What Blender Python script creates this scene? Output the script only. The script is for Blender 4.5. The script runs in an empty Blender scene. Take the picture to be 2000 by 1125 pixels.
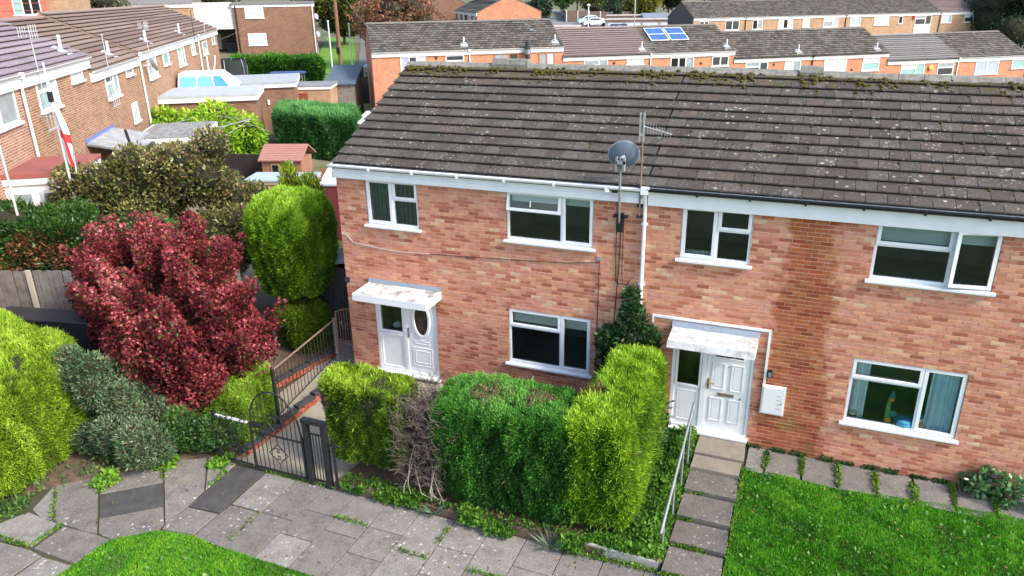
import bpy, math, random
import numpy as np
from mathutils import Vector, Matrix
from math import sin, cos, pi, radians as R_
rnd = random.Random(11)
rng = np.random.default_rng(11)
sc = bpy.context.scene
COL = sc.collection

# ------------------------------------------------------------------ camera, sky, sun, exposure
cam = bpy.data.cameras.new('camera'); camo = bpy.data.objects.new('camera', cam); COL.objects.link(camo)
cam.sensor_width = 36; cam.lens = 26.43; cam.clip_start = .1; cam.clip_end = 1500
yaw, pit, rol = 0.388506, 0.375491, -0.015708
F = Vector((-sin(yaw)*cos(pit), cos(yaw)*cos(pit), -sin(pit))); Rr = Vector((cos(yaw), sin(yaw), 0)); U = Rr.cross(F)
R2 = Rr*cos(rol)+U*sin(rol); U2 = -Rr*sin(rol)+U*cos(rol)
mw = Matrix((R2, U2, -F)).transposed().to_4x4(); mw.translation = Vector((9.5706, -13.4171, 8.2851))
camo.matrix_world = mw
sc.camera = camo
SUN = Vector((1, -.20, 0)).normalized(); EL = R_(40)
SUN = Vector((SUN.x*cos(EL), SUN.y*cos(EL), sin(EL)))
wd = bpy.data.worlds.new('World'); sc.world = wd; wd.use_nodes = True
wn = wd.node_tree.nodes; bg = wn['Background']; bg.inputs['Strength'].default_value = .135
sky = wn.new('ShaderNodeTexSky'); sky.sky_type = 'NISHITA'; sky.sun_disc = False
sky.sun_elevation = EL; sky.sun_rotation = math.atan2(SUN.x, SUN.y); sky.air_density = 1.0; sky.dust_density = 2.0; sky.ozone_density = .6
wd.node_tree.links.new(sky.outputs[0], bg.inputs[0])
sl = bpy.data.lights.new('sun', 'SUN'); sl.energy = 1.5; sl.angle = R_(10); sl.color = (1, .94, .85)
so = bpy.data.objects.new('sun', sl); COL.objects.link(so); so.rotation_euler = SUN.to_track_quat('Z', 'Y').to_euler()
sc.view_settings.view_transform = 'Standard'; sc.view_settings.look = 'None'
sc.view_settings.exposure = 1.58; sc.view_settings.gamma = 1; sc.view_settings.use_curve_mapping = False

# ------------------------------------------------------------------ helpers: meshes
class M:
    def __init__(s): s.v = []; s.f = []
    def add(s, vs, fs):
        n = len(s.v); s.v += [tuple(v) for v in vs]; s.f += [tuple(i+n for i in f) for f in fs]; return s
    def box(s, x0, x1, y0, y1, z0, z1):
        return s.add([(x0,y0,z0),(x1,y0,z0),(x1,y1,z0),(x0,y1,z0),(x0,y0,z1),(x1,y0,z1),(x1,y1,z1),(x0,y1,z1)],
            [(0,3,2,1),(4,5,6,7),(0,1,5,4),(1,2,6,5),(2,3,7,6),(3,0,4,7)])
    def bev(s, x0, x1, y0, y1, z0, z1, b=.01):
        # box with chamfered long edges of its y/z section, along x
        pr = [(y0+b,z0),(y1-b,z0),(y1,z0+b),(y1,z1-b),(y1-b,z1),(y0+b,z1),(y0,z1-b),(y0,z0+b)]
        return s.add([(x0,y,z) for y,z in pr]+[(x1,y,z) for y,z in pr],
            [tuple(range(7,-1,-1)), tuple(range(8,16))]+[(i,(i+1)%8,8+(i+1)%8,8+i) for i in range(8)])
    def mbox(s, mat4, sx, sy, sz):
        c = [(-.5,-.5,-.5),(.5,-.5,-.5),(.5,.5,-.5),(-.5,.5,-.5),(-.5,-.5,.5),(.5,-.5,.5),(.5,.5,.5),(-.5,.5,.5)]
        return s.add([mat4 @ Vector((a*sx,b*sy,d*sz)) for a,b,d in c], [(0,3,2,1),(4,5,6,7),(0,1,5,4),(1,2,6,5),(2,3,7,6),(3,0,4,7)])
    def hexa(s, b, t):
        return s.add(list(b)+list(t), [(0,3,2,1),(4,5,6,7),(0,1,5,4),(1,2,6,5),(2,3,7,6),(3,0,4,7)])
    def prism(s, poly, z0, z1, b=0):
        n = len(poly)
        if b:
            cx = sum(p[0] for p in poly)/n; cy = sum(p[1] for p in poly)/n
            inn = []
            for x, y in poly:
                d = math.hypot(cx-x, cy-y) or 1; inn.append((x+(cx-x)/d*b, y+(cy-y)/d*b))
            vs = [(x,y,z0) for x,y in poly]+[(x,y,z1-b) for x,y in poly]+[(x,y,z1) for x,y in inn]
            fs = [tuple(range(2*n,3*n))]+[(i,(i+1)%n,n+(i+1)%n,n+i) for i in range(n)]+[(n+i,n+(i+1)%n,2*n+(i+1)%n,2*n+i) for i in range(n)]
            return s.add(vs, fs)
        return s.add([(x,y,z0) for x,y in poly]+[(x,y,z1) for x,y in poly],
            [tuple(range(n-1,-1,-1)), tuple(range(n,2*n))]+[(i,(i+1)%n,n+(i+1)%n,n+i) for i in range(n)])
    def profx(s, poly, x0, x1):       # polygon in (y,z) extruded along x
        n = len(poly)
        return s.add([(x0,y,z) for y,z in poly]+[(x1,y,z) for y,z in poly],
            [tuple(range(n-1,-1,-1)), tuple(range(n,2*n))]+[(i,(i+1)%n,n+(i+1)%n,n+i) for i in range(n)])
    def profy(s, poly, y0, y1):       # polygon in (x,z) extruded along y
        n = len(poly)
        return s.add([(x,y0,z) for x,z in poly]+[(x,y1,z) for x,z in poly],
            [tuple(range(n)), tuple(range(2*n-1,n-1,-1))]+[(i,n+i,n+(i+1)%n,(i+1)%n) for i in range(n)])
    def tube(s, p, q, r, n=8, r2=None):
        p = Vector(p); q = Vector(q); d = (q-p).normalized(); r2 = r if r2 is None else r2
        a = d.orthogonal().normalized(); b = d.cross(a)
        vs = [p+(a*cos(2*pi*i/n)+b*sin(2*pi*i/n))*r for i in range(n)]+[q+(a*cos(2*pi*i/n)+b*sin(2*pi*i/n))*r2 for i in range(n)]
        return s.add(vs, [tuple(range(n-1,-1,-1)), tuple(range(n,2*n))]+[(i,(i+1)%n,n+(i+1)%n,n+i) for i in range(n)])
    def path(s, pts, r, n=6):
        for p, q in zip(pts, pts[1:]): s.tube(p, q, r, n)
        return s
    def lathe(s, c, prof, n=12, ax=None):
        c = Vector(c); ax = Vector(ax or (0,0,1)).normalized(); a = ax.orthogonal().normalized(); b = ax.cross(a)
        vs = []
        for r, z in prof: vs += [c+ax*z+(a*cos(2*pi*i/n)+b*sin(2*pi*i/n))*r for i in range(n)]
        fs = [tuple(range(n-1,-1,-1)), tuple(range(len(vs)-n,len(vs)))]
        for k in range(len(prof)-1): fs += [(k*n+i,k*n+(i+1)%n,(k+1)*n+(i+1)%n,(k+1)*n+i) for i in range(n)]
        return s.add(vs, fs)
    def mesh(s, name, mat, smooth=False, tint=None):
        me = bpy.data.meshes.new(name); me.from_pydata(s.v, [], s.f); me.materials.append(mat)
        if smooth: me.polygons.foreach_set('use_smooth', [True]*len(s.f))
        if tint is not None:
            a = me.attributes.new('tint', 'FLOAT', 'FACE')
            a.data.foreach_set('value', list(tint) if hasattr(tint, '__len__') else [tint]*len(s.f))
        me.update(); return me
    def obj(s, name, mat, parent=None, smooth=False, tint=None):
        return link(name, s.mesh(name, mat, smooth, tint), parent)
def link(name, me, parent=None, loc=None):
    o = bpy.data.objects.new(name, me); COL.objects.link(o)
    if parent is not None: o.parent = parent
    if loc is not None: o.location = loc
    return o
def tag(o, label, cat, group=None):
    o['label'] = label; o['category'] = cat
    if group: o['group'] = group
    return o
def thing(name, label, cat, loc=(0,0,0), rz=0, group=None):
    o = bpy.data.objects.new(name, None); COL.objects.link(o); o.empty_display_size = .3
    o.location = loc; o.rotation_euler = (0,0,R_(rz)); return tag(o, label, cat, group)
def kind(o, k): o['kind'] = k; return o
def kids(o): return [c for c in bpy.data.objects if c.parent == o]
def copy_tree(o, parent=None):
    c = o.copy(); COL.objects.link(c)
    if parent is not None: c.parent = parent
    for k in kids(o): copy_tree(k, c)
    return c
def dup(o, label, loc, rz=None):
    c = copy_tree(o); c['label'] = label; c.location = loc
    if rz is not None: c.rotation_euler = (0,0,R_(rz))
    return c

# ------------------------------------------------------------------ helpers: materials
def nt(name):
    m = bpy.data.materials.new(name); m.use_nodes = True; t = m.node_tree; b = t.nodes['Principled BSDF']
    def N(typ, **kw):
        n = t.nodes.new(typ)
        for k, v in kw.items():
            if k.startswith('i_'):
                k = k[2:]; k = int(k) if k.isdigit() else k.replace('_', ' '); n.inputs[k].default_value = v
            else: setattr(n, k, v)
        return n
    return m, t, b, N, (lambda a, o, c, i: t.links.new(a.outputs[o], c.inputs[i]))
def c4(c): return (c[0], c[1], c[2], 1)
def ramp(N, stops, interp='LINEAR'):
    r = N('ShaderNodeValToRGB'); e = r.color_ramp; e.interpolation = interp
    while len(e.elements) < len(stops): e.elements.new(.5)
    for el, (p, c) in zip(e.elements, stops): el.position = p; el.color = c4(c)
    return r
def mat(name, col, rough=.6, metal=0, col2=None, scale=6, bump=0, bscale=None, detail=5, spec=.4, lo=.35, hi=.7):
    m, t, b, N, L = nt(name)
    b.inputs['Roughness'].default_value = rough; b.inputs['Metallic'].default_value = metal; b.inputs['Specular IOR Level'].default_value = spec
    g = N('ShaderNodeNewGeometry')
    if col2:
        n = N('ShaderNodeTexNoise', i_Scale=scale, i_Detail=detail, i_Roughness=.65); L(g, 'Position', n, 'Vector')
        r = ramp(N, [(lo, col), (hi, col2)]); L(n, 'Fac', r, 0); L(r, 0, b, 'Base Color')
    else: b.inputs['Base Color'].default_value = c4(col)
    if bump:
        n2 = N('ShaderNodeTexNoise', i_Scale=bscale or scale*4, i_Detail=4); L(g, 'Position', n2, 'Vector')
        bp = N('ShaderNodeBump', i_Strength=bump, i_Distance=.02); L(n2, 'Fac', bp, 'Height'); L(bp, 'Normal', b, 'Normal')
    return m
def brick_tex(name, c1, c2, mortar, axis=0, bias=0., msize=.009, rough=.9, var=None):
    m, t, b, N, L = nt(name); b.inputs['Roughness'].default_value = rough; b.inputs['Specular IOR Level'].default_value = .2
    tc = N('ShaderNodeTexCoord'); sp = N('ShaderNodeSeparateXYZ'); cb = N('ShaderNodeCombineXYZ'); L(tc, 'Object', sp, 0)
    ad = N('ShaderNodeMath', operation='ADD'); L(sp, 0, ad, 0); L(sp, 1, ad, 1); L(ad, 0, cb, 0); L(sp, 2, cb, 1)      # walls run along x or y: x+y reads right on both
    br = N('ShaderNodeTexBrick', i_Color1=c4(c1), i_Color2=c4(c2), i_Mortar=c4(mortar), i_Scale=1., i_Mortar_Size=msize, i_Bias=bias, i_Brick_Width=.225, i_Row_Height=.075)
    br.inputs['Mortar Smooth'].default_value = .2
    L(cb, 0, br, 'Vector')
    n = N('ShaderNodeTexNoise', i_Scale=.8, i_Detail=6, i_Roughness=.7); L(tc, 'Object', n, 'Vector')
    mx = N('ShaderNodeMix', data_type='RGBA', blend_type='MULTIPLY'); mx.inputs[0].default_value = .7
    r = ramp(N, [(.3, (.62,.6,.6)), (.7, (1.15,1.12,1.1))]); L(n, 'Fac', r, 0); L(br, 'Color', mx, 6); L(r, 0, mx, 7); L(mx, 2, b, 'Base Color')
    bp = N('ShaderNodeBump', i_Strength=.5, i_Distance=.008, invert=True); L(br, 'Fac', bp, 'Height'); L(bp, 'Normal', b, 'Normal')
    return m
def front_brick(name):
    # every brick carries its own tone in 'tint'; a run of damp staining lies at one place on the right house
    m, t, b, N, L = nt(name); b.inputs['Roughness'].default_value = .85; b.inputs['Specular IOR Level'].default_value = .2
    a = N('ShaderNodeAttribute', attribute_name='tint')
    r = ramp(N, [(0, (.36,.115,.065)), (.07, (.44,.155,.09)), (.20, (.51,.205,.125)), (.36, (.56,.24,.155)), (.54, (.58,.265,.185)), (.72, (.60,.285,.165)), (.86, (.62,.31,.18)), (.955, (.65,.40,.25))], 'CONSTANT')
    L(a, 'Fac', r, 0)
    g = N('ShaderNodeNewGeometry')
    n = N('ShaderNodeTexNoise', i_Scale=9., i_Detail=7, i_Roughness=.75); L(g, 'Position', n, 'Vector')
    r2 = ramp(N, [(.3, (.66,.63,.61)), (.5, (1,1,1)), (.75, (1.22,1.18,1.14))]); L(n, 'Fac', r2, 0)
    mx = N('ShaderNodeMix', data_type='RGBA', blend_type='MULTIPLY'); mx.inputs[0].default_value = .85
    L(r, 0, mx, 6); L(r2, 0, mx, 7)
    stain(N, L, g, mx, 2, b)
    bp = N('ShaderNodeBump', i_Strength=.35, i_Distance=.01); n3 = N('ShaderNodeTexNoise', i_Scale=90., i_Detail=3); L(g, 'Position', n3, 'Vector')
    L(n3, 'Fac', bp, 'Height'); L(bp, 'Normal', b, 'Normal')
    return m
def stain(N, L, g, src, so_, b):
    sp = N('ShaderNodeSeparateXYZ'); L(g, 'Position', sp, 0)
    nz = N('ShaderNodeTexNoise', i_Scale=2.2, i_Detail=6, i_Roughness=.7); L(g, 'Position', nz, 'Vector')
    def mth(op, a, bb, **k):
        q = N('ShaderNodeMath', operation=op)
        for i, v in enumerate((a, bb)):
            if isinstance(v, tuple): L(v[0], v[1], q, i)
            elif v is not None: q.inputs[i].default_value = v
        if k: q.use_clamp = True
        return (q, 0)
    cx = mth('SUBTRACT', (sp, 0), 9.72)
    wob = mth('MULTIPLY', mth('SUBTRACT', (nz, 'Fac'), .5), .9)
    ax = mth('ABSOLUTE', mth('ADD', cx, wob), None)
    w = N('ShaderNodeMapRange'); w.inputs[1].default_value = 0; w.inputs[2].default_value = 4.6; w.inputs[3].default_value = .74; w.inputs[4].default_value = .42; L(sp, 2, w, 0)
    d = mth('SUBTRACT', (w, 0), ax)
    k = mth('MULTIPLY', d, 7., c=1)
    k2 = mth('MULTIPLY', k, mth('ADD', mth('MULTIPLY', (nz, 'Fac'), .9), .42), c=1)
    m1 = N('ShaderNodeMix', data_type='RGBA', blend_type='MULTIPLY'); L(k2[0], 0, m1, 0); L(src, so_, m1, 6); m1.inputs[7].default_value = (.58,.33,.16,1)
    # greenish algae near the foot of the run
    n2 = N('ShaderNodeTexNoise', i_Scale=1.7, i_Detail=5); L(g, 'Position', n2, 'Vector')
    al = mth('MULTIPLY', mth('SUBTRACT', (n2, 'Fac'), .5), 7., c=1); al = mth('MULTIPLY', al, k, c=1); lowz = N('ShaderNodeMapRange'); lowz.inputs[1].default_value = .35; lowz.inputs[2].default_value = .95; lowz.inputs[3].default_value = 1; lowz.inputs[4].default_value = .22; L(sp, 2, lowz, 0); al = mth('MULTIPLY', al, (lowz, 0)); al = mth('MULTIPLY', al, .8)
    m2 = N('ShaderNodeMix', data_type='RGBA'); L(al[0], 0, m2, 0); L(m1, 2, m2, 6); m2.inputs[7].default_value = (.17,.12,.02,1)
    L(m2, 2, b, 'Base Color')
def tile_mat(name, c1, c2, lich=.5, moss=.3, moss_hi=6.0, red=True):
    m, t, b, N, L = nt(name); b.inputs['Roughness'].default_value = .95; b.inputs['Specular IOR Level'].default_value = .12
    a = N('ShaderNodeAttribute', attribute_name='tint'); mid = tuple((x+y)/2 for x, y in zip(c1, c2))
    st = [(0, c1), (.5, mid), (.965, c2)]
    if red: st.append((.99, (c2[0]*1.02, c2[1]*.80, c2[2]*.74)))
    r = ramp(N, st); L(a, 'Fac', r, 0)
    g = N('ShaderNodeNewGeometry')
    n = N('ShaderNodeTexNoise', i_Scale=14., i_Detail=8, i_Roughness=.8); L(g, 'Position', n, 'Vector')
    r2 = ramp(N, [(.3, (.55,.55,.55)), (.5, (1,1,1)), (.72, (1.4,1.4,1.38))]); L(n, 'Fac', r2, 0)
    mx = N('ShaderNodeMix', data_type='RGBA', blend_type='MULTIPLY'); mx.inputs[0].default_value = .9; L(r, 0, mx, 6); L(r2, 0, mx, 7)
    # lichen: pale rosettes of several sizes
    prev = (mx, 2)
    for sc_, thr, amt in ((15., .07, .7), (5.2, .055, .65), (26., .07, .3)):
        v = N('ShaderNodeTexVoronoi', i_Scale=sc_); v.inputs['Randomness'].default_value = 1
        wv = N('ShaderNodeTexNoise', i_Scale=sc_*2.2, i_Detail=4)
        L(g, 'Position', wv, 'Vector')
        ad = N('ShaderNodeMix', data_type='VECTOR'); ad.inputs[0].default_value = .06; L(g, 'Position', ad, 4); L(wv, 'Color', ad, 5)
        L(ad, 1, v, 'Vector')
        q = N('ShaderNodeMath', operation='LESS_THAN'); q.inputs[1].default_value = thr*2.3*lich; L(v, 'Distance', q, 0)
        pn = N('ShaderNodeTexNoise', i_Scale=1.3+sc_*.05, i_Detail=3); L(g, 'Position', pn, 'Vector')
        pr = ramp(N, [(.46, (0,0,0)), (.6, (1,1,1))]); L(pn, 'Fac', pr, 0)
        q2 = N('ShaderNodeMath', operation='MULTIPLY'); L(q, 0, q2, 0); L(pr, 0, q2, 1)
        q3 = N('ShaderNodeMath', operation='MULTIPLY'); L(q2, 0, q3, 0); q3.inputs[1].default_value = amt
        mm = N('ShaderNodeMix', data_type='RGBA'); L(q3, 0, mm, 0); L(prev[0], prev[1], mm, 6); mm.inputs[7].default_value = (.46,.45,.40,1)
        prev = (mm, 2)
    # dark and green moss specks
    n4 = N('ShaderNodeTexNoise', i_Scale=7., i_Detail=8, i_Roughness=.8); L(g, 'Position', n4, 'Vector')
    sp = N('ShaderNodeSeparateXYZ'); L(g, 'Position', sp, 0)
    mr = N('ShaderNodeMapRange'); mr.inputs[1].default_value = moss_hi; mr.inputs[2].default_value = moss_hi+.55; mr.inputs[3].default_value = .70-.02*moss; mr.inputs[4].default_value = .70-.20*moss; L(sp, 2, mr, 0)
    sb = N('ShaderNodeMath', operation='SUBTRACT'); L(n4, 'Fac', sb, 0); L(mr, 0, sb, 1)
    ml = N('ShaderNodeMath', operation='MULTIPLY', use_clamp=True); L(sb, 0, ml, 0); ml.inputs[1].default_value = 14.
    m3 = N('ShaderNodeMix', data_type='RGBA'); L(ml, 0, m3, 0); L(prev[0], prev[1], m3, 6); m3.inputs[7].default_value = (.085,.075,.018,1)
    L(m3, 2, b, 'Base Color')
    bp = N('ShaderNodeBump', i_Strength=.5, i_Distance=.008); L(n, 'Fac', bp, 'Height'); L(bp, 'Normal', b, 'Normal')
    return m
def leaf_mat(name, trans=.3, rough=.5, spec=.25):
    m, t, b, N, L = nt(name)
    a = N('ShaderNodeAttribute', attribute_name='col'); L(a, 'Color', b, 'Base Color')
    b.inputs['Roughness'].default_value = rough; b.inputs['Specular IOR Level'].default_value = spec
    tr = N('ShaderNodeBsdfTranslucent'); L(a, 'Color', tr, 'Color'); mx = N('ShaderNodeMixShader'); mx.inputs[0].default_value = trans
    o = t.nodes['Material Output']; L(b, 0, mx, 1); L(tr, 0, mx, 2); L(mx, 0, o, 'Surface')
    return m
def glass_mat(name, tint=(.9,.95,.94), refl=1.0):
    m, t, b, N, L = nt(name); t.nodes.remove(b)
    tr = N('ShaderNodeBsdfTransparent', i_Color=c4(tint)); gl = N('ShaderNodeBsdfGlossy', i_Roughness=.02)
    fr = N('ShaderNodeFresnel', i_IOR=1.5)
    ml = N('ShaderNodeMath', operation='MULTIPLY', use_clamp=True); L(fr, 0, ml, 0); ml.inputs[1].default_value = 1.15*refl
    mx = N('ShaderNodeMixShader'); L(ml, 0, mx, 0); L(tr, 0, mx, 1); L(gl, 0, mx, 2); L(mx, 0, t.nodes['Material Output'], 'Surface')
    return m
WHITE = mat('white_upvc', (.80,.81,.82), .35, col2=(.72,.735,.75), scale=3)
WHITE2 = mat('white_paint_weathered', (.78,.78,.76), .6, col2=(.62,.62,.60), scale=9)
BLACKP = mat('black_plastic', (.012,.013,.015), .45)
BLACKM = mat('black_iron', (.012,.013,.014), .4, col2=(.03,.03,.032), scale=12)
GREYM = mat('galvanised_steel', (.42,.45,.47), .4, .6, col2=(.32,.35,.37), scale=15)
ALU = mat('aluminium', (.62,.63,.64), .35, .7)
RUST = mat('rusty_pole', (.20,.12,.09), .7, .2, col2=(.26,.19,.16), scale=20)
MORTAR = mat('mortar', (.64,.47,.36), .95, col2=(.52,.36,.27), scale=5)
GLASS = glass_mat('window_glass')
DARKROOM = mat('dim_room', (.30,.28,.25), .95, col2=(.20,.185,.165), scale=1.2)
LEAF = leaf_mat('leaves'); LEAFG = leaf_mat('glossy_leaves', .2, .35, .5)
COREDARK = mat('twig_fill', (.030,.026,.014), .95, col2=(.015,.02,.008), scale=8)  # very dark fill for the closed cores added inside foliage
BARK = mat('bark', (.16,.12,.085), .95, col2=(.08,.06,.045), scale=10, bump=.6)
CONC = mat('concrete', (.36,.345,.32), .95, col2=(.27,.26,.24), scale=4, bump=.3)
FLATROOF = mat('grey_felt', (.36,.38,.40), .9, col2=(.28,.30,.31), scale=2)
BR_FRONT = front_brick('front_brickwork')
# ------------------------------------------------------------------ terrain
def hgt(x, y):
    s = .815*x+.58*y; t = -.58*x+.815*y
    g = np.interp(s, [-60,-30,-8.5,-3,3,50,120], [2.2,1.9,1.2,.4,-.3,-2.2,-3])
    g = g+np.interp(t, [42,72,115,300], [0,2.0,4.6,9])*np.interp(s, [-10,20], [.45,1])
    k = np.clip((y+3.5-np.clip((-x-6)*.6, 0, 2.5))/4, 0, 1); k = k*k*(3-2*k)
    k = np.maximum(k*np.clip((-x-2.0)/1.5, 0, 1), np.where(y > 7.5, k, 0))
    g = g*k+(-.56)*(1-k)
    return g
def terrain():
    xs = np.concatenate([np.linspace(-400,-60,18), np.linspace(-56,40,97), np.linspace(50,400,15)])
    ys = np.concatenate([np.linspace(-60,-12,13), np.linspace(-11,30,83), np.linspace(31,130,67), np.linspace(140,700,20)])
    X, Y = np.meshgrid(xs, ys); Z = hgt(X, Y)
    v = np.stack([X,Y,Z], -1).reshape(-1, 3); n = len(xs); i = np.arange(len(v)).reshape(X.shape)
    f = np.stack([i[:-1,:-1], i[:-1,1:], i[1:,1:], i[1:,:-1]], -1).reshape(-1, 4)
    me = bpy.data.meshes.new('ground'); me.from_pydata(v.tolist(), [], f.tolist()); me.polygons.foreach_set('use_smooth', [True]*len(f))
    me.materials.append(mat('garden_ground', (.085,.10,.035), .97, col2=(.17,.145,.10), scale=.35, bump=.4, bscale=6, lo=.45, hi=.6))
    return kind(link('ground', me), 'structure')
terrain()

# ------------------------------------------------------------------ the two near houses
SL = math.atan(.486); CAMP = Vector((9.57,-13.42,8.29))
def make_variants(fn, n): return [fn(i) for i in range(n)]
def brick_mesh(i):
    t = (i+.5)/24; m = M().bev(-.107,.107,0,.06,-.0325,.0325,.004); return m.mesh('brick', BR_FRONT, tint=t)
BRICKS = make_variants(brick_mesh, 24)
TILE1 = tile_mat('front_roof_tile', (.066,.057,.048), (.100,.089,.077), 1.25, 1.25, 6.1)
def tile_mesh(i, m=None, hw=.163):
    r = random.Random(i); M_ = M(); a = [r.uniform(-.004,.004) for _ in range(4)]
    M_.hexa([(-hw,a[0],-.022),(hw,a[1],-.022),(hw,.36,-.022),(-hw,.36,-.022)], [(-hw+.004,a[0]+.006,0+a[2]*.5),(hw-.004,a[1]+.006,a[3]*.5),(hw,.36,0),(-hw,.36,0)])
    return M_.mesh('roof_tile', m or TILE1, tint=(i+.5)/26)
TILES = make_variants(tile_mesh, 26)
def ring(m, x0, x1, z0, z1, y0, y1, w):
    m.bev(x0,x1,y0,y1,z0,z0+w,.006); m.bev(x0,x1,y0,y1,z1-w,z1,.006)
    m.box(x0,x0+w,y0+.001,y1,z0+w,z1-w); m.box(x1-w,x1,y0+.001,y1,z0+w,z1-w)
def pane(win, x0, x1, z0, z1, y=.055, nm='pane'): return M().box(x0,x1,y,y+.012,z0,z1).obj(nm, GLASS, win)
def curtain(win, x0, x1, z0, z1, y, m, amp=.03, wl=.09, name='curtain'):
    n = max(8, int((x1-x0)/wl*8)); q = M(); vs = []
    for i in range(n+1):
        x = x0+(x1-x0)*i/n; yy = y+amp*sin(2*pi*(x-x0)/wl+.6*sin(5*x))
        vs += [(x,yy,z0),(x,yy,z1)]
    q.add(vs, [(2*i,2*i+2,2*i+3,2*i+1) for i in range(n)]); return q.obj(name, m, win, smooth=True)
def blind(win, x0, x1, z0, z1, y, m):
    q = M(); z = z1
    while z > z0: q.box(x0,x1,y,y+.02,z-.022,z); z -= .026
    return q.obj('blind', m, win)
def win(par, x0, x1, zb, zt, kind_, swap=False, open_=None):
    f = M(); xm = x0+(.645 if kind_ == 'S' else 1.16); w = .05
    f.box(x0,x0+w,.03,.10,zb,zt); f.box(x1-w,x1,.03,.10,zb,zt); f.box(x0+w,x1-w,.03,.10,zt-w,zt); f.box(x0+w,x1-w,.03,.10,zb,zb+w)
    f.box(xm-.03,xm+.03,.031,.099,zb+w,zt-w)
    P = []; cw = .058; c = .02
    if kind_ == 'S':
        zs = zt-.42; ring(f, x0+c, xm-.008, zb+c, zt-c, .012, .05, cw+.01); P.append((x0+c+cw, xm-cw-.008, zb+c+cw, zt-c-cw))
        f.box(xm+.03,x1-w,.032,.098,zs-.025,zs+.025); ring(f, xm+.008, x1-c, zs+.004, zt-c, .012, .05, cw)
        P += [(xm+.008+cw, x1-c-cw, zs+cw, zt-c-cw), (xm+.025, x1-w, zb+w-.01, zs-.02)]
    else:
        zs = zt-.40
        f.box(x0+w,xm-.03,.032,.098,zs-.025,zs+.025)
        if open_ != 'top': ring(f, x0+c, xm-.008, zs+.004, zt-c, .012, .05, cw)
        P += [(x0+c+cw, xm-cw-.008, zs+cw, zt-c-cw), (x0+w-.005, xm-.025, zb+w-.01, zs-.02)]
        if open_ != 'side': ring(f, xm+.008, x1-c, zb+c, zt-c, .012, .05, cw)
        P.append((xm+.008+cw, x1-c-cw, zb+c+cw, zt-c-cw))
    o = f.obj('window', WHITE, par)
    for k, p in enumerate(P):
        if (open_ == 'top' and k == 0) or (open_ == 'side' and k == 2): continue
        pane(o, *p)
    if open_ == 'top':
        q = M(); ring(q, 0, xm-.008-x0-c, -(zt-c-zs-.004), 0, -.02, .02, cw); k = q.obj('casement', WHITE, o); k.location = (x0+c,.02,zt-c); k.rotation_euler = (R_(-11),0,0)
        k2 = M().box(cw, xm-.008-x0-c-cw, .004, .012, -(zt-c-zs-.004)+cw, -cw).obj('pane', GLASS, o); k2.location = k.location; k2.rotation_euler = k.rotation_euler
        k3 = M().box(.50,.515,-.04,-.005,-.28,-.16).obj('handle', WHITE, o); k3.location = k.location; k3.rotation_euler = k.rotation_euler
    if open_ == 'side':
        wd_ = x1-c-xm-.008; q = M(); ring(q, -wd_, 0, zb+c, zt-c, -.02, .02, cw); k = q.obj('casement', WHITE, o); k.location = (x1-c,.02,0); k.rotation_euler = (0,0,R_(9))
        k2 = M().box(-wd_+cw, -cw, .004, .012, zb+c+cw, zt-c-cw).obj('pane', GLASS, o); k2.location = k.location; k2.rotation_euler = k.rotation_euler
        M().box(xm+.02,xm+.05,-.06,-.02,zb+.42,zb+.50).obj('handle', WHITE, o)
    s = M(); s.add([(x0-.06,-.075,zb-.055),(x1+.06,-.075,zb-.055),(x1+.06,.06,zb-.055),(x0-.06,.06,zb-.055),(x0-.06,-.075,zb-.02),(x1+.06,-.075,zb-.02),(x1+.06,.06,zb),(x0-.06,.06,zb)],
        [(0,3,2,1),(4,5,6,7),(0,1,5,4),(1,2,6,5),(2,3,7,6),(3,0,4,7)]); s.obj('sill', WHITE, o)
    rm = M(); a0, a1, b0, b1, d = x0-.25, x1+.25, zb-.35, zt+.06, 2.4
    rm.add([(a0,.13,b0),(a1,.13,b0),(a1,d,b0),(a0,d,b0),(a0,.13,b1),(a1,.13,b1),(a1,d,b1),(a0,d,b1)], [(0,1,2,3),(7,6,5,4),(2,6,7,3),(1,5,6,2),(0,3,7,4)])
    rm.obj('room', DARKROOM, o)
    return o, P
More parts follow.
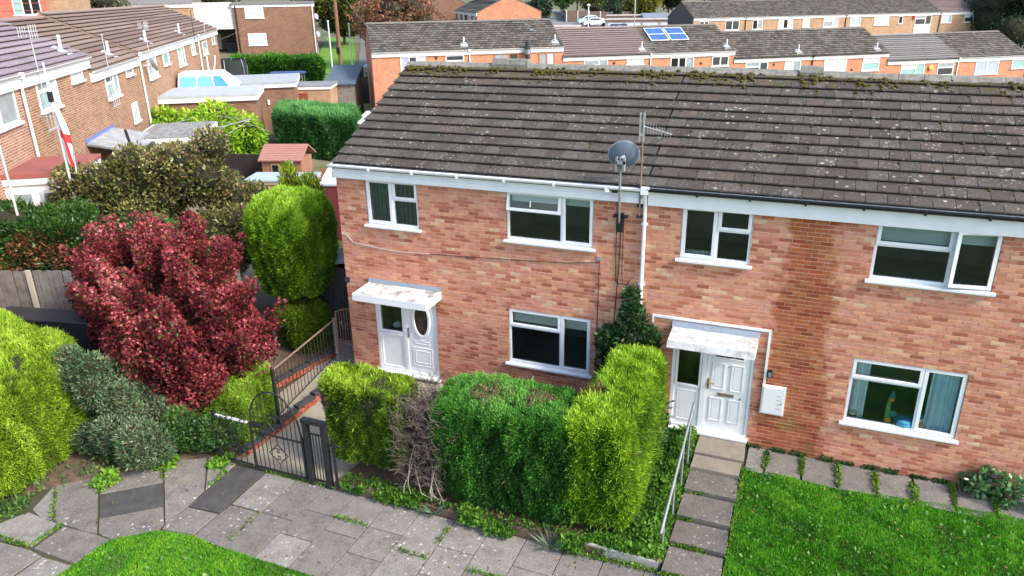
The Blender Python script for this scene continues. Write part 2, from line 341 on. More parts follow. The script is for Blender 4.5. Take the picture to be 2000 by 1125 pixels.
def bricks(par, X0, W, zb, zt, opens, vis, nsingle=300):
    q = M(); tint = []; cand = []
    k0 = int(math.floor(zb/.075))
    for k in range(k0, int(zt/.075)+1):
        z0 = k*.075+.005; z1 = z0+.065
        if z0 > zt: break
        z1 = min(z1, zt)
        off = .1125 if k % 2 else 0; x = -off
        while x < W:
            a, b = max(0, x+.005), min(W, x+.22)
            x += .225
            if b-a < .02: continue
            segs = [(a, b)]
            for (o0, o1, p0, p1) in opens:
                if z1 > p0+.012 and z0 < p1-.012:
                    ns = []
                    for s0, s1 in segs:
                        if s1 <= o0 or s0 >= o1: ns.append((s0, s1)); continue
                        if s0 < o0: ns.append((s0, o0))
                        if s1 > o1: ns.append((o1, s1))
                    segs = ns
            for s0, s1 in segs:
                if s1-s0 < .015: continue
                full = len(segs) == 1 and abs((s1-s0)-.215) < .002 and abs(z1-z0-.065) < .002
                cx, cz = (s0+s1)/2, (z0+z1)/2
                dep = rnd.uniform(-.003, .003); ti = rnd.random()
                if full and vis(cx+X0, cz): cand.append(((Vector((cx+X0,0,cz))-CAMP).length, s0, s1, z0, z1, dep, ti))
                else: cand.append((1e9, s0, s1, z0, z1, dep, ti))
    cand.sort()
    for i, (d, s0, s1, z0, z1, dep, ti) in enumerate(cand):
        if i < nsingle and d < 1e8:
            link('brick', BRICKS[int(ti*24)], par, ((s0+s1)/2, dep, (z0+z1)/2))
        else:
            n = len(q.f); q.bev(s0, s1, dep, .06, z0, z1, .004); tint += [ti]*(len(q.f)-n)
    kind(q.obj('brickwork', BR_FRONT, par, tint=tint), 'stuff')
    # mortar backing with the openings left out
    xs = sorted({0, W}|{v for o in opens for v in o[:2]}); zs = sorted({zb, zt}|{v for o in opens for v in o[2:] if zb < v < zt})
    mb = M()
    for a, b in zip(xs, xs[1:]):
        for c, d in zip(zs, zs[1:]):
            if any(o[0] < (a+b)/2 < o[1] and o[2] < (c+d)/2 < o[3] for o in opens): continue
            mb.add([(a,.007,c),(b,.007,c),(b,.007,d),(a,.007,d)], [(0,1,2,3)])
    for o0, o1, p0, p1 in opens:
        mb.add([(o0,.007,p0),(o1,.007,p0),(o1,.007,p1),(o0,.007,p1),(o0,.13,p0),(o1,.13,p0),(o1,.13,p1),(o0,.13,p1)], [(0,3,7,4),(1,5,6,2),(3,2,6,7),(0,4,5,1)])
    mb.obj('wall', MORTAR, par)
GABLE = brick_tex('gable_brickwork', (.48,.20,.13), (.40,.16,.10), (.50,.38,.30), 1)
ROOFBODY = mat('roof_underlay', (.05,.045,.04), .95)
RIDGE = mat('ridge_concrete', (.25,.24,.21), .95, col2=(.12,.115,.095), scale=11, bump=.5)
MOSS = mat('moss', (.10,.095,.022), 1, col2=(.05,.038,.014), scale=14, bump=1., bscale=60, spec=.1)
def zr(y): return 4.905+.486*(y+.12)
def roof(par, W, courses=13, sag=0, vents=()):
    b = M(); b.profx([(-.10,zr(-.10)-.02),(3.5,zr(3.5)-.02-sag*W),(7.1,zr(-.10)-.02),(7.1,4.72),(-.0,4.72)], .0, W); rf = b.obj('roof', ROOFBODY, par)
    g = 4.02/courses; n = 0
    ncol = int(W/.33)
    ty = []
    for c in range(courses):
        y = -.12+c*g*cos(SL); z = zr(y)+.082
        sh = .165 if c % 2 else 0
        for k in range(-1, ncol+2):
            x = sh+k*.33+.165
            if x-.165 > W-.06 or x+.165 < .06: continue
            d = (CAMP-Vector((x,y,z))).length
            ty.append((d, x, y, z))
    st = M(); stt = []
    half = {}
    for i, (d, x, y, z) in enumerate(ty):
        o = None
        v = rnd.randrange(26)
        rot = (SL-R_(10.4)+R_(rnd.uniform(-.5,.5)), R_(rnd.uniform(-.4,.4)), R_(rnd.uniform(-.35,.35)))
        x0, x1 = x-.163, x+.163; sc_ = 1; xc = x
        if x0 < 0: xc = (0+x1)/2; sc_ = (x1-0)/.326
        if x1 > W: xc = (x0+W)/2; sc_ = (W-x0)/.326
        if i < 300:
            o = link('roof_tile', TILES[v], rf, (xc, y, z-sag*xc*(y+.12)/3.6)); o.rotation_euler = rot
            if sc_ != 1: o.scale = (sc_,1,1)
    nr = int(round(W/.45)); rl = W/nr
    for i in range(nr):
        x = i*rl; h = rnd.uniform(-.006,.006)
        vt = any(v0 < x+rl/2 < v1 for v0, v1 in vents)
        q = M(); a = .0 if not vt else .10; w = .20 if not vt else .17
        q.profx([(-w,-.105),(-w+.01,-.085),(-.07,.0+a),(0,.022+a),(.07,.0+a),(w-.01,-.085),(w,-.105)], .004, rl-.004)
        if vt: q.box(.0,rl,-.15,.15,-.14,.0)
        o = q.obj('ridge_vent' if vt else 'ridge_tile', RIDGE, rf); o.location = (x, 3.5, zr(3.5)+.05+h-sag*x); o.rotation_euler = (0,R_(rnd.uniform(-.4,.4)),0)
    # moss cushions along the ridge and in the top joints
    q = M()
    for i in range(int(W*60)):
        x = rnd.uniform(.1, W-.1)
        if sin(x*2.1+par.location.x)+sin(x*5.3+1) < rnd.uniform(-.9,1.1): continue
        u = abs(rnd.gauss(0,.22))
        y = 3.5-.16-u; r = rnd.uniform(.018,.055)*(1-u*.6); z = zr(y)+.07-sag*x*(y+.12)/3.6
        q.lathe((x,y,z), [(r*.8,-r*.3),(r,.1*r),(r*.75,.5*r),(r*.2,.7*r)], 6, (rnd.uniform(-.2,.2),-.4,1))
    for i in range(int(W*20)):
        c = rnd.randrange(courses-1); y = -.12+c*g*cos(SL)+rnd.uniform(.0,.26); k = rnd.randrange(ncol); x = (.165 if c % 2 else 0)+k*.33+rnd.uniform(-.012,.012); r = rnd.uniform(.012,.03)
        if x < .1 or x > W-.1: continue
        q.lathe((x,y,zr(y)+.055-sag*x*(y+.12)/3.6), [(r*.8,-r*.3),(r,.1*r),(r*.75,.4*r),(r*.2,.55*r)], 6, (0,-.4,1))
    kind(q.obj('moss', MOSS, rf, smooth=True), 'stuff')
    return rf
def gutter(par, x0, x1, y, z, m, r=.058, name='gutter', brackets=1.1, mouth=True):
    q = M(); n = 7
    pr = [(y+r*cos(pi+pi*i/n), z+r*sin(pi+pi*i/n)) for i in range(n+1)]; pi_ = [(y+(r-.008)*cos(pi+pi*i/n), z+(r-.008)*sin(pi+pi*i/n)) for i in range(n+1)]
    q.profx(pr+pi_[::-1], x0, x1)
    for i in range(1, int((x1-x0)/brackets)+1):
        x = x0+i*brackets
        if x < x1-.05: q.box(x-.02,x+.02,y-r-.006,y+r+.03,z-r-.012,z-.045); q.box(x-.02,x+.02,y-r-.008,y-r+.004,z-.045,z+.012)
    return q.obj(name, m, par)
def hpanel(m, x0, x1, z0, z1, y, d=.012, w=.025):
    # a raised moulding round a sunk panel
    ring(m, x0, x1, z0, z1, y-d, y+.003, w)
    m.bev(x0+w*1.8, x1-w*1.8, y-d*.6, y+.003, z0+w*1.8, z1-w*1.8, .004)

H1 = thing('end_terrace_house', 'red brick end of terrace house with white gutter and small dark curtained upper window', 'house', (0,0,0), group='near terrace houses')
O1 = [(.715,1.975,3.575,4.66), (3.985,5.785,3.575,4.66), (3.985,5.785,.80,2.11), (.70,2.27,.06,2.24)]
bricks(H1, 0, 6.8, -.6, 4.66, O1, lambda x, z: (z > 2.35 and x > 2.6))
w1, p = win(H1, .715, 1.975, 3.63, 4.64, 'S')
CURT_D = mat('charcoal_curtain', (.16,.19,.19), .9, col2=(.10,.12,.12), scale=7)
curtain(w1, .74, 1.40, 3.62, 4.62, .17, CURT_D, .035, .085); curtain(w1, 1.33, 1.95, 3.62, 4.62, .20, CURT_D, .045, .10)
w2, p = win(H1, 3.985, 5.785, 3.63, 4.64, 'L', open_='top')
BLIND = mat('pale_blind', (.78,.80,.80), .8); BLINDG = mat('grey_green_blind', (.60,.68,.66), .8)
blind(w2, 4.05, 5.72, 4.40, 4.60, .16, BLIND)
w5, p = win(H1, 3.985, 5.785, .86, 2.11, 'L')
blind(w5, 4.05, 5.72, 1.78, 2.06, .15, mat('cream_blind', (.74,.72,.66), .8))
rf1 = roof(H1, 6.8, vents=((2.25,2.95),))
q = M(); q.box(0,6.8,-.055,.0,4.735,4.92); q.bev(-.02,6.8,-.095,-.0,4.615,4.735,.012); q.box(3.6,3.62,-.0575,-.05,4.74,4.915); q.box(1.5,1.515,-.0575,-.05,4.74,4.915); q.box(-.02,0,-.095,7.1,4.615,4.95); q.obj('fascia', WHITE, H1)
gutter(H1, -.06, 6.74, -.155, 4.915, WHITE, brackets=1.02)
q = M(); q.tube((6.78,-.12,4.84),(6.78,-.055,4.55),.036,10); q.tube((6.78,-.055,4.56),(6.78,-.055,-.3),.036,10); q.box(6.71,6.85,-.21,-.08,4.82,4.95)
for z in (4.2,3.0,1.9,.7): q.box(6.72,6.84,-.06,0,z,z+.05); q.tube((6.78,-.055,z),(6.78,-.055,z+.06),.044,10)
q.obj('downpipe', WHITE, H1)
M().add([(0,0,-.6),(0,7.1,-.6),(0,7.1,4.95),(0,3.5,6.68),(0,0,4.95)], [(4,3,2,1,0)]).obj('gable_wall', GABLE, H1)
M().add([(6.8,7.08,-.6),(0,7.08,-.6),(0,7.08,4.9),(6.8,7.08,4.9)], [(0,1,2,3)]).obj('rear_wall', GABLE, H1)
# front door with side panel
def ering(m, cx, cz, a, b, w, y0, y1, n=36):
    vs = []
    for i in range(n):
        t = 2*pi*i/n
        for (k, y) in ((0,y1),(.15,y0),(.85,y0),(1,y1)): vs.append((cx+(a-w*k)*cos(t), y, cz+(b-w*k)*sin(t)))
    m.add(vs, [(4*i+j,4*((i+1)%n)+j,4*((i+1)%n)+j+1,4*i+j+1) for i in range(n) for j in range(3)])
def ell(m, cx, cz, a, b, y, n=36): m.add([(cx+a*cos(2*pi*i/n), y, cz+b*sin(2*pi*i/n)) for i in range(n)], [tuple(range(n))])
f = M(); f.box(.70,.76,.02,.11,.10,2.24); f.box(2.21,2.27,.02,.11,.10,2.24); f.box(.76,2.21,.02,.11,2.18,2.24); f.box(1.42,1.49,.021,.109,.16,2.18); f.box(.76,2.21,.0,.11,.10,.16); f.bev(.66,2.31,-.10,.02,.05,.105,.01)
ring(f, .765, 1.415, 1.06, 2.175, .03, .09, .05); ring(f, .765, 1.415, .165, 1.05, .03, .09, .05); f.box(.815,1.365,.055,.08,.215,1.0)
dr = f.obj('door_frame', WHITE, H1)
M().box(.815,1.365,.06,.07,1.11,2.125).obj('pane', GLASS, dr)
d = M(); d.box(1.495,2.205,.04,.085,.165,2.175)
hpanel(d, 1.60, 2.10, .32, .80, .04); hpanel(d, 1.66, 2.04, .40, .72, .036); ering(d, 1.86, 1.50, .235, .45, .07, .012, .042); ering(d, 1.86, 1.50, .30, .53, .02, .03, .042)
ring(d, 1.66, 2.04, .88, .96, .03, .043, .015)
dd = d.obj('door', WHITE, H1)
DGL = mat('dark_pane', (.018,.014,.012), .06, col2=(.06,.045,.035), scale=5, spec=.6)
g_ = M(); ell(g_, 1.86, 1.50, .17, .385, .034); g_.obj('oval_pane', DGL, dd)
hh = M(); hh.box(1.515,1.545,.015,.04,1.02,1.26); hh.tube((1.53,.0,1.18),(1.63,.0,1.18),.009); hh.tube((1.53,.0,1.18),(1.53,.03,1.18),.009); hh.obj('handle', mat('chrome', (.6,.6,.6), .2, 1), dd)
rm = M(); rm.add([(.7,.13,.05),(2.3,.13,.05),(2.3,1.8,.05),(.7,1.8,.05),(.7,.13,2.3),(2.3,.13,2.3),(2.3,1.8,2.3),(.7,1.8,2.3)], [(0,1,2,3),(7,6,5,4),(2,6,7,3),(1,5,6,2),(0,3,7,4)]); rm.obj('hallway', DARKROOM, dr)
M().lathe((1.05,.35,1.08), [(.02,0),(.10,.01),(.12,.06),(.06,.12),(.02,.13)], 12).obj('pale_bowl', WHITE2, dr)
CANW = mat('canopy_felt', (.66,.65,.62), .9, col2=(.12,.11,.095), scale=3.2, lo=.46, hi=.72, detail=9, bump=.4)
c = M(); c.hexa([(.62,-.72,2.09),(2.42,-.72,2.09),(2.42,0,2.09),(.62,0,2.09)], [(.62,-.72,2.245),(2.42,-.72,2.245),(2.42,0,2.265),(.62,0,2.265)]); co = c.obj('door_canopy', WHITE, H1)
c = M(); c.hexa([(.63,-.71,2.246),(2.41,-.71,2.246),(2.41,-.02,2.266),(.63,-.02,2.266)], [(.64,-.70,2.262),(2.40,-.70,2.262),(2.40,-.03,2.28),(.64,-.03,2.28)]); c.obj('canopy_top', CANW, co)
M().hexa([(.62,-.07,2.285),(2.42,-.07,2.285),(2.42,0.004,2.285),(.62,0.004,2.285)], [(.62,-.012,2.36),(2.42,-.012,2.36),(2.42,.004,2.36),(.62,.004,2.36)]).obj('flashing', GREYM, co)
# cables, junction box, meter wires
CAB = mat('black_cable', (.02,.016,.015), .7)
q = M(); q.path([(6.24,-.015,4.6),(6.25,-.015,3.6),(6.27,-.015,3.0),(6.33,-.015,2.97),(6.5,-.015,2.98),(6.55,-.015,3.08)], .008, 5); q.path([(6.33,-.018,4.2),(6.32,-.018,3.4),(6.3,-.018,2.95),(6.2,-.018,1.0)], .009, 5); q.path([(6.38,-.018,4.2),(6.38,-.018,3.3),(6.40,-.018,2.99)], .007, 5)
q.path([(5.93,-.02,3.42),(5.92,-.015,2.2),(5.90,-.015,.4)], .008, 5); q.obj('cable', CAB, H1)
q = M(); pts = [(.0,-.012,3.34),(.12,-.012,3.33),(.3,-.012,3.16),(.55,-.012,3.13),(.9,-.012,3.10),(1.4,-.012,3.07),(2.2,-.012,3.10),(3.4,-.012,3.16),(4.5,-.012,3.22),(5.2,-.012,3.26),(5.6,-.012,3.31),(5.9,-.012,3.35),(5.93,-.012,3.42)]
q.path(pts[:7], .008, 5); q.obj('white_cable', mat('grey_cable', (.5,.46,.44), .7), H1); M().path(pts[6:], .007, 5).obj('thin_cable', CAB, H1)
M().box(5.89,5.97,-.04,0,3.40,3.48).obj('junction_box', mat('grey_plastic', (.28,.27,.27), .6), H1)
q = M(); q.box(.02,.10,-.10,0,2.2,2.3); q.lathe((.06,-.1,2.22), [(.05,0),(.06,-.06),(.02,-.1)], 8, (0,-.6,-1)); q.obj('security_light', BLACKP, H1)
q = M(); q.box(6.16,6.26,-.16,-.06,4.80,4.87); q.obj('camera_mount', BLACKP, H1); M().tube((6.12,-.17,4.83),(6.05,-.19,4.83),.03,10).obj('camera_head', WHITE, H1)

H2 = thing('mid_terrace_house', 'red brick mid terrace house with black gutter and dark water stain down its wall', 'house', (6.8,0,0), group='near terrace houses')
O2 = [(a-6.8, b-6.8, c, d) for a, b, c, d in [(7.45,8.70,3.575,4.66), (10.68,12.50,3.575,4.66), (10.65,12.47,.76,2.11), (7.46,9.0,.0,2.24)]]
bricks(H2, 6.8, 6.8, -.6, 4.66, O2, lambda x, z: x > 9.1 and x < 13.0 and z > .05 and not (9.1 < x < 9.7 and .6 < z < 1.4))
w3, p = win(H2, .65, 1.90, 3.63, 4.64, 'S')
LACE = mat('white_lace', (.55,.57,.56), .9); q = M()
for i in range(14): q.lathe((.76+i*.035,.16,3.70), [(.012,-.02),(.018,.03),(.004,.07)], 5)
q.obj('lace_edging', LACE, w3)
w4, p = win(H2, 3.88, 5.70, 3.63, 4.64, 'L', open_='side')
blind(w4, 3.95, 5.0, 4.30, 4.62, .17, BLINDG); blind(w4, 5.05, 5.66, 4.36, 4.62, .17, BLINDG)
w6, p = win(H2, 3.85, 5.67, .82, 2.11, 'L')
CURT_T = mat('pale_blue_curtain', (.80,.88,.89), .85, col2=(.7,.8,.83), scale=5)
curtain(w6, 3.9, 4.18, .82, 2.08, .2, CURT_T, .03, .12); curtain(w6, 5.17, 5.62, .82, 2.08, .2, mat('blue_curtain', (.52,.74,.86), .85, col2=(.75,.88,.93), scale=6), .04, .11)
rf2 = roof(H2, 6.8, sag=.013, vents=((2.25,2.75),))
q = M(); q.box(.03,6.8,-.09,.0,4.60,4.93); q.box(4.93,4.94,-.0925,-.08,4.605,4.925); q.obj('fascia', WHITE, H2)
gutter(H2, .02, 6.8, -.155, 4.925, BLACKP, brackets=.9)
M().add([(6.8,0,-.6),(6.8,7.1,-.6),(6.8,7.1,4.95),(6.8,3.5,6.52),(6.8,0,4.95)], [(0,1,2,3,4)]).obj('gable_wall', GABLE, H2)
M().add([(6.8,7.08,-.6),(0,7.08,-.6),(0,7.08,4.9),(6.8,7.08,4.9)], [(0,1,2,3)]).obj('rear_wall', GABLE, H2)
f = M(); f.box(.66,.72,.02,.11,.04,2.24); f.box(2.14,2.20,.02,.11,.04,2.24); f.box(.72,2.14,.02,.11,2.18,2.24); f.box(1.24,1.33,.02,.11,.10,2.18); f.box(.72,2.14,.0,.11,.04,.10); f.bev(.62,2.22,-.10,.02,-.01,.045,.01)
ring(f, .73, 1.235, .96, 2.175, .03, .09, .045); f.box(.72,1.24,.05,.09,.10,.96); hpanel(f, .79, 1.18, .2, .88, .05)
dr = f.obj('door_frame', WHITE, H2)
M().box(.775,1.19,.06,.07,1.005,2.13).obj('pane', GLASS, dr)
d = M(); d.box(1.335,2.135,.04,.085,.105,2.175)
for a, b, c_, e in ((1.43,1.68,1.0,1.58),(1.79,2.03,1.0,1.58),(1.43,1.68,.30,.82),(1.79,2.03,.30,.82)): hpanel(d, a, b, c_, e, .04, .014, .03)
ring(d, 1.45, 2.02, 1.68, 1.86, .025, .045, .025)
dd = d.obj('door', WHITE, H2)
for a, b in ((1.48,1.64),(1.65,1.82),(1.83,1.99)):
    q = M(); q.add([(a,.033,1.71)]+[(a+(b-a)*i/6,.033,1.71+.11*sin(pi*(i/6*.8+.1))) for i in range(7)]+[(b,.033,1.71)], [tuple(range(9))]); q.obj('fanlight_pane', DGL, dd)
BRASS = mat('brass', (.55,.38,.15), .3, .9)
q = M(); q.box(1.365,1.40,.018,.04,1.0,1.22); q.tube((1.38,.0,1.13),(1.50,.0,1.13),.01); q.tube((1.38,0,1.13),(1.38,.03,1.13),.01); q.obj('handle', BRASS, dd)
q = M(); q.bev(1.58,1.88,.022,.042,.87,.94,.006); q.obj('letterbox', mat('worn_brass', (.26,.20,.13), .45, .5), dd)
q = M(); q.lathe((1.74,.04,1.52), [(.012,0),(.012,.008),(.004,.01)], 8, (0,-1,0)); q.lathe((2.0,.04,.86), [(.018,0),(.018,.01),(.004,.014)], 8, (0,-1,0)); q.obj('spyhole', BLACKP, dd)
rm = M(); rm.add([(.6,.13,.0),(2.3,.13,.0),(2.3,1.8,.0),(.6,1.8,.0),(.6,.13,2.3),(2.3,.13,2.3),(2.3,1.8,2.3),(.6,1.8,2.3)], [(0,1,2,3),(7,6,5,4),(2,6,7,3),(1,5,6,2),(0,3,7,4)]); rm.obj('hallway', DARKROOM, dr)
c = M(); c.hexa([(.63,-.64,2.07),(2.22,-.64,2.07),(2.22,0,2.07),(.63,0,2.07)], [(.64,-.60,2.20),(2.21,-.60,2.20),(2.21,0,2.27),(.64,0,2.27)])
co = c.obj('door_canopy', mat('weathered_canopy', (.60,.60,.58), .9, col2=(.27,.275,.27), scale=6, lo=.42, hi=.74, detail=9, bump=.5), H2)
M().hexa([(.62,-.09,2.262),(2.24,-.09,2.262),(2.24,.004,2.262),(.62,.004,2.262)], [(.62,-.012,2.36),(2.24,-.012,2.36),(2.24,.004,2.36),(.62,.004,2.36)]).obj('flashing', GREYM, co)
q = M(); q.box(.22,2.43,-.03,0,2.385,2.43); q.box(.22,.255,-.03,0,2.26,2.384); q.box(2.385,2.43,-.03,0,.72,2.384); q.obj('trunking', WHITE, H2)
# ------------------------------------------------------------------ paving and lawns
PAVE = mat('pavement_slab', (.33,.315,.30), .95, col2=(.225,.215,.205), scale=2.3, bump=.35, bscale=60, detail=9)
def slab_mat(name, a, b_, spots=.5):
    m, t, b, N, L = nt(name); b.inputs['Roughness'].default_value = .93; b.inputs['Specular IOR Level'].default_value = .2
    at = N('ShaderNodeAttribute', attribute_name='tint'); r = ramp(N, [(0, a), (1, b_)]); L(at, 'Fac', r, 0)
    g = N('ShaderNodeNewGeometry'); n = N('ShaderNodeTexNoise', i_Scale=3.5, i_Detail=10, i_Roughness=.75); L(g, 'Position', n, 'Vector')
    r2 = ramp(N, [(.3, (.66,.65,.64)), (.5, (1,1,1)), (.7, (1.25,1.24,1.2))]); L(n, 'Fac', r2, 0)
    mx = N('ShaderNodeMix', data_type='RGBA', blend_type='MULTIPLY'); mx.inputs[0].default_value = 1; L(r, 0, mx, 6); n6 = N('ShaderNodeTexNoise', i_Scale=38., i_Detail=5, i_Roughness=.8); L(g, 'Position', n6, 'Vector'); L(r2, 0, mx, 7)
    n2 = N('ShaderNodeTexNoise', i_Scale=160., i_Detail=2); L(g, 'Position', n2, 'Vector'); r3 = ramp(N, [(.35, (.5,.5,.5)), (.65, (1.4,1.4,1.4))]); L(n2, 'Fac', r3, 0)
    m2 = N('ShaderNodeMix', data_type='RGBA', blend_type='MULTIPLY'); m2.inputs[0].default_value = .9; L(mx, 2, m2, 6); L(r3, 0, m2, 7); r6 = ramp(N, [(.32, (.55,.54,.52)), (.5, (1,1,1)), (.68, (1.5,1.48,1.42))]); L(n6, 'Fac', r6, 0); m6 = N('ShaderNodeMix', data_type='RGBA', blend_type='MULTIPLY'); m6.inputs[0].default_value = .85; L(m2, 2, m6, 6); L(r6, 0, m6, 7); m2 = m6
    v = N('ShaderNodeTexVoronoi', i_Scale=9.); nn = N('ShaderNodeTexNoise', i_Scale=14., i_Detail=3); L(g, 'Position', nn, 'Vector')
    ad = N('ShaderNodeMix', data_type='VECTOR'); ad.inputs[0].default_value = .09; L(g, 'Position', ad, 4); L(nn, 'Color', ad, 5); L(ad, 1, v, 'Vector')
    q = N('ShaderNodeMath', operation='LESS_THAN'); q.inputs[1].default_value = .20; L(v, 'Distance', q, 0)
    n5 = N('ShaderNodeTexNoise', i_Scale=1.1, i_Detail=2); L(g, 'Position', n5, 'Vector'); r5 = ramp(N, [(.45, (0,0,0)), (.6, (spots,)*3)]); L(n5, 'Fac', r5, 0)
    q2 = N('ShaderNodeMath', operation='MULTIPLY'); L(q, 0, q2, 0); L(r5, 0, q2, 1)
    m3 = N('ShaderNodeMix', data_type='RGBA'); L(q2, 0, m3, 0); L(m2, 2, m3, 6); m3.inputs[7].default_value = (.50,.49,.46,1); L(m3, 2, b, 'Base Color')
    bp = N('ShaderNodeBump', i_Strength=.4, i_Distance=.006); L(n2, 'Fac', bp, 'Height'); L(bp, 'Normal', b, 'Normal')
    return m
SLAB = slab_mat('grey_paving', (.165,.153,.138), (.240,.225,.203), .8); DSLAB = mat('tarmac_patch', (.05,.048,.046), .9, col2=(.085,.082,.078), scale=4, bump=.4, bscale=90)
GRIT = mat('joint_grit', (.060,.055,.036), 1, col2=(.05,.062,.02), scale=5)
pv = kind(M().prism([(-9,-14),(-3.6,-14),(-1.2,-8.2),(-1.0,-6.3),(-.3,-5.85),(.6,-5.8),(14,-5.8),(14,-3.66),(-1.0,-3.6),(-3.0,-5.2),(-5,-7.5),(-9,-9)], -.56, -.475).obj('pavement', GRIT), 'structure')
def shrink(poly, d):
    n = len(poly); cx = sum(p[0] for p in poly)/n; cy = sum(p[1] for p in poly)/n; out = []
    for x, y in poly:
        r = math.hypot(x-cx, y-cy); out.append((cx+(x-cx)*(r-d)/r, cy+(y-cy)*(r-d)/r))
    return out
def slab(poly, z=-.45, m=None, par=None, th=.05, tint=None):
    a = sum(poly[i][0]*poly[(i+1) % len(poly)][1]-poly[(i+1) % len(poly)][0]*poly[i][1] for i in range(len(poly)))
    if a < 0: poly = poly[::-1]
    o = M().prism(shrink(poly, .012), z-th, z+rnd.uniform(-.004,.004), .008).obj('paving_slab', m or SLAB, par or pv, tint=tint if tint is not None else rnd.random())
    return o
for k, pl in enumerate([[(-2.70,-4.95),(-1.74,-4.34),(-1.36,-4.7),(-2.21,-5.42)], [(-1.61,-5.96),(-.77,-5.27),(-.4,-5.62),(-.32,-5.79),(-.95,-6.3),(-1.28,-6.26)], [(-1.87,-4.18),(-1.19,-3.72),(-.42,-4.61),(-.35,-5.1),(-.4,-5.61)],
    [(-1.17,-3.68),(-.82,-3.66),(-.44,-3.70),(-.41,-4.6)], [(-.38,-5.63),(-.33,-5.12),(.33,-5.08),(.33,-5.69),(-.31,-5.78)], [(.34,-5.07),(.37,-4.79),(1.02,-4.77),(1.05,-5.72),(.93,-5.79),(.35,-5.72)], [(.36,-4.77),(.32,-3.72),(1.02,-3.72),(1.02,-4.75)],
    [(-3.26,-5.53),(-2.76,-4.97),(-2.21,-5.45),(-1.3,-6.26),(-1.54,-6.31),(-2.3,-6.3)], [(-3.0,-6.21),(-3.25,-5.55),(-2.38,-6.29),(-2.6,-6.34)], [(-3.3,-6.9),(-2.98,-6.28),(-2.09,-6.33),(-2.07,-6.92),(-2.76,-6.99)], [(-2.01,-6.94),(-2.04,-6.34),(-1.29,-6.28),(-.96,-6.3),(-1.02,-6.96)],
    [(-2.85,-7.05),(-2.05,-6.98),(-1.7,-7.02),(-1.72,-7.6),(-2.3,-7.8)], [(-1.68,-7.6),(-1.67,-7.02),(-1.02,-6.99),(-1.1,-7.9),(-1.6,-8.3)], [(-4.6,-7.7),(-3.35,-6.95),(-2.9,-7.08),(-2.4,-7.9),(-3.0,-8.6)], [(-2.4,-7.85),(-1.75,-7.65),(-1.65,-8.4),(-2.0,-9.0),(-2.9,-8.6)]]): slab(pl)
slab([(-2.19,-5.45),(-1.35,-4.71),(-.79,-5.25),(-1.62,-5.95)], m=DSLAB, tint=.3); slab([(-.34,-5.11),(-.42,-3.74),(.3,-3.72),(.32,-5.06)], m=DSLAB, tint=.3)
for c in range(2, 17):
    x0 = -.35+.683*c; ys = [-3.70,-4.40,-5.09,-5.78] if c % 2 else [-3.70,-4.75,-5.78]
    for a, b in zip(ys, ys[1:]): slab([(x0,a),(x0+.683,a),(x0+.683,b),(x0,b)])
# grass
def np_mesh(name, V, nper, mat_, col=None, smooth=False):
    n = len(V)//nper; me = bpy.data.meshes.new(name)
    me.vertices.add(len(V)); me.vertices.foreach_set('co', np.ascontiguousarray(V, dtype=np.float32).ravel())
    me.loops.add(len(V)); me.loops.foreach_set('vertex_index', np.arange(len(V), dtype=np.int32))
    me.polygons.add(n); me.polygons.foreach_set('loop_start', np.arange(0, len(V), nper, dtype=np.int32))
    me.update(calc_edges=True)
    if col is not None:
        a = me.attributes.new('col', 'FLOAT_COLOR', 'POINT'); c = np.ones((len(V), 4), np.float32); c[:, :3] = np.repeat(col, nper, 0); a.data.foreach_set('color', c.ravel())
    me.materials.append(mat_); return me
def unit(a): return a/np.maximum(np.linalg.norm(a, axis=1, keepdims=True), 1e-6)
FBR = np.random.default_rng(5); FBD = unit(FBR.normal(size=(14,3))); FBP = FBR.uniform(0, 6.28, 14); FBF = FBR.uniform(.7, 1.6, 14)
def fb(P, s):
    o = np.zeros(len(P))
    for i in range(14): o += np.sin((P @ FBD[i])*FBF[i]*s*(1+(i % 3)*.9)+FBP[i])
    return o/5.2
def pal(t, cols):
    cols = np.array(cols); x = np.linspace(0, 1, len(cols)); t = np.clip(t, 0, 1)
    return np.stack([np.interp(t, x, cols[:, i]) for i in range(3)], 1)
def inpoly(X, Y, poly):
    r = np.zeros(len(X), bool); n = len(poly)
    for i in range(n):
        x0, y0 = poly[i]; x1, y1 = poly[(i+1) % n]
        if y0 == y1: continue
        c = ((y0 > Y) != (y1 > Y)) & (X < (x1-x0)*(Y-y0)/(y1-y0)+x0); r ^= c
    return r
GREEN = [(.035,.14,.008),(.09,.32,.016),(.19,.48,.03),(.36,.60,.07)]
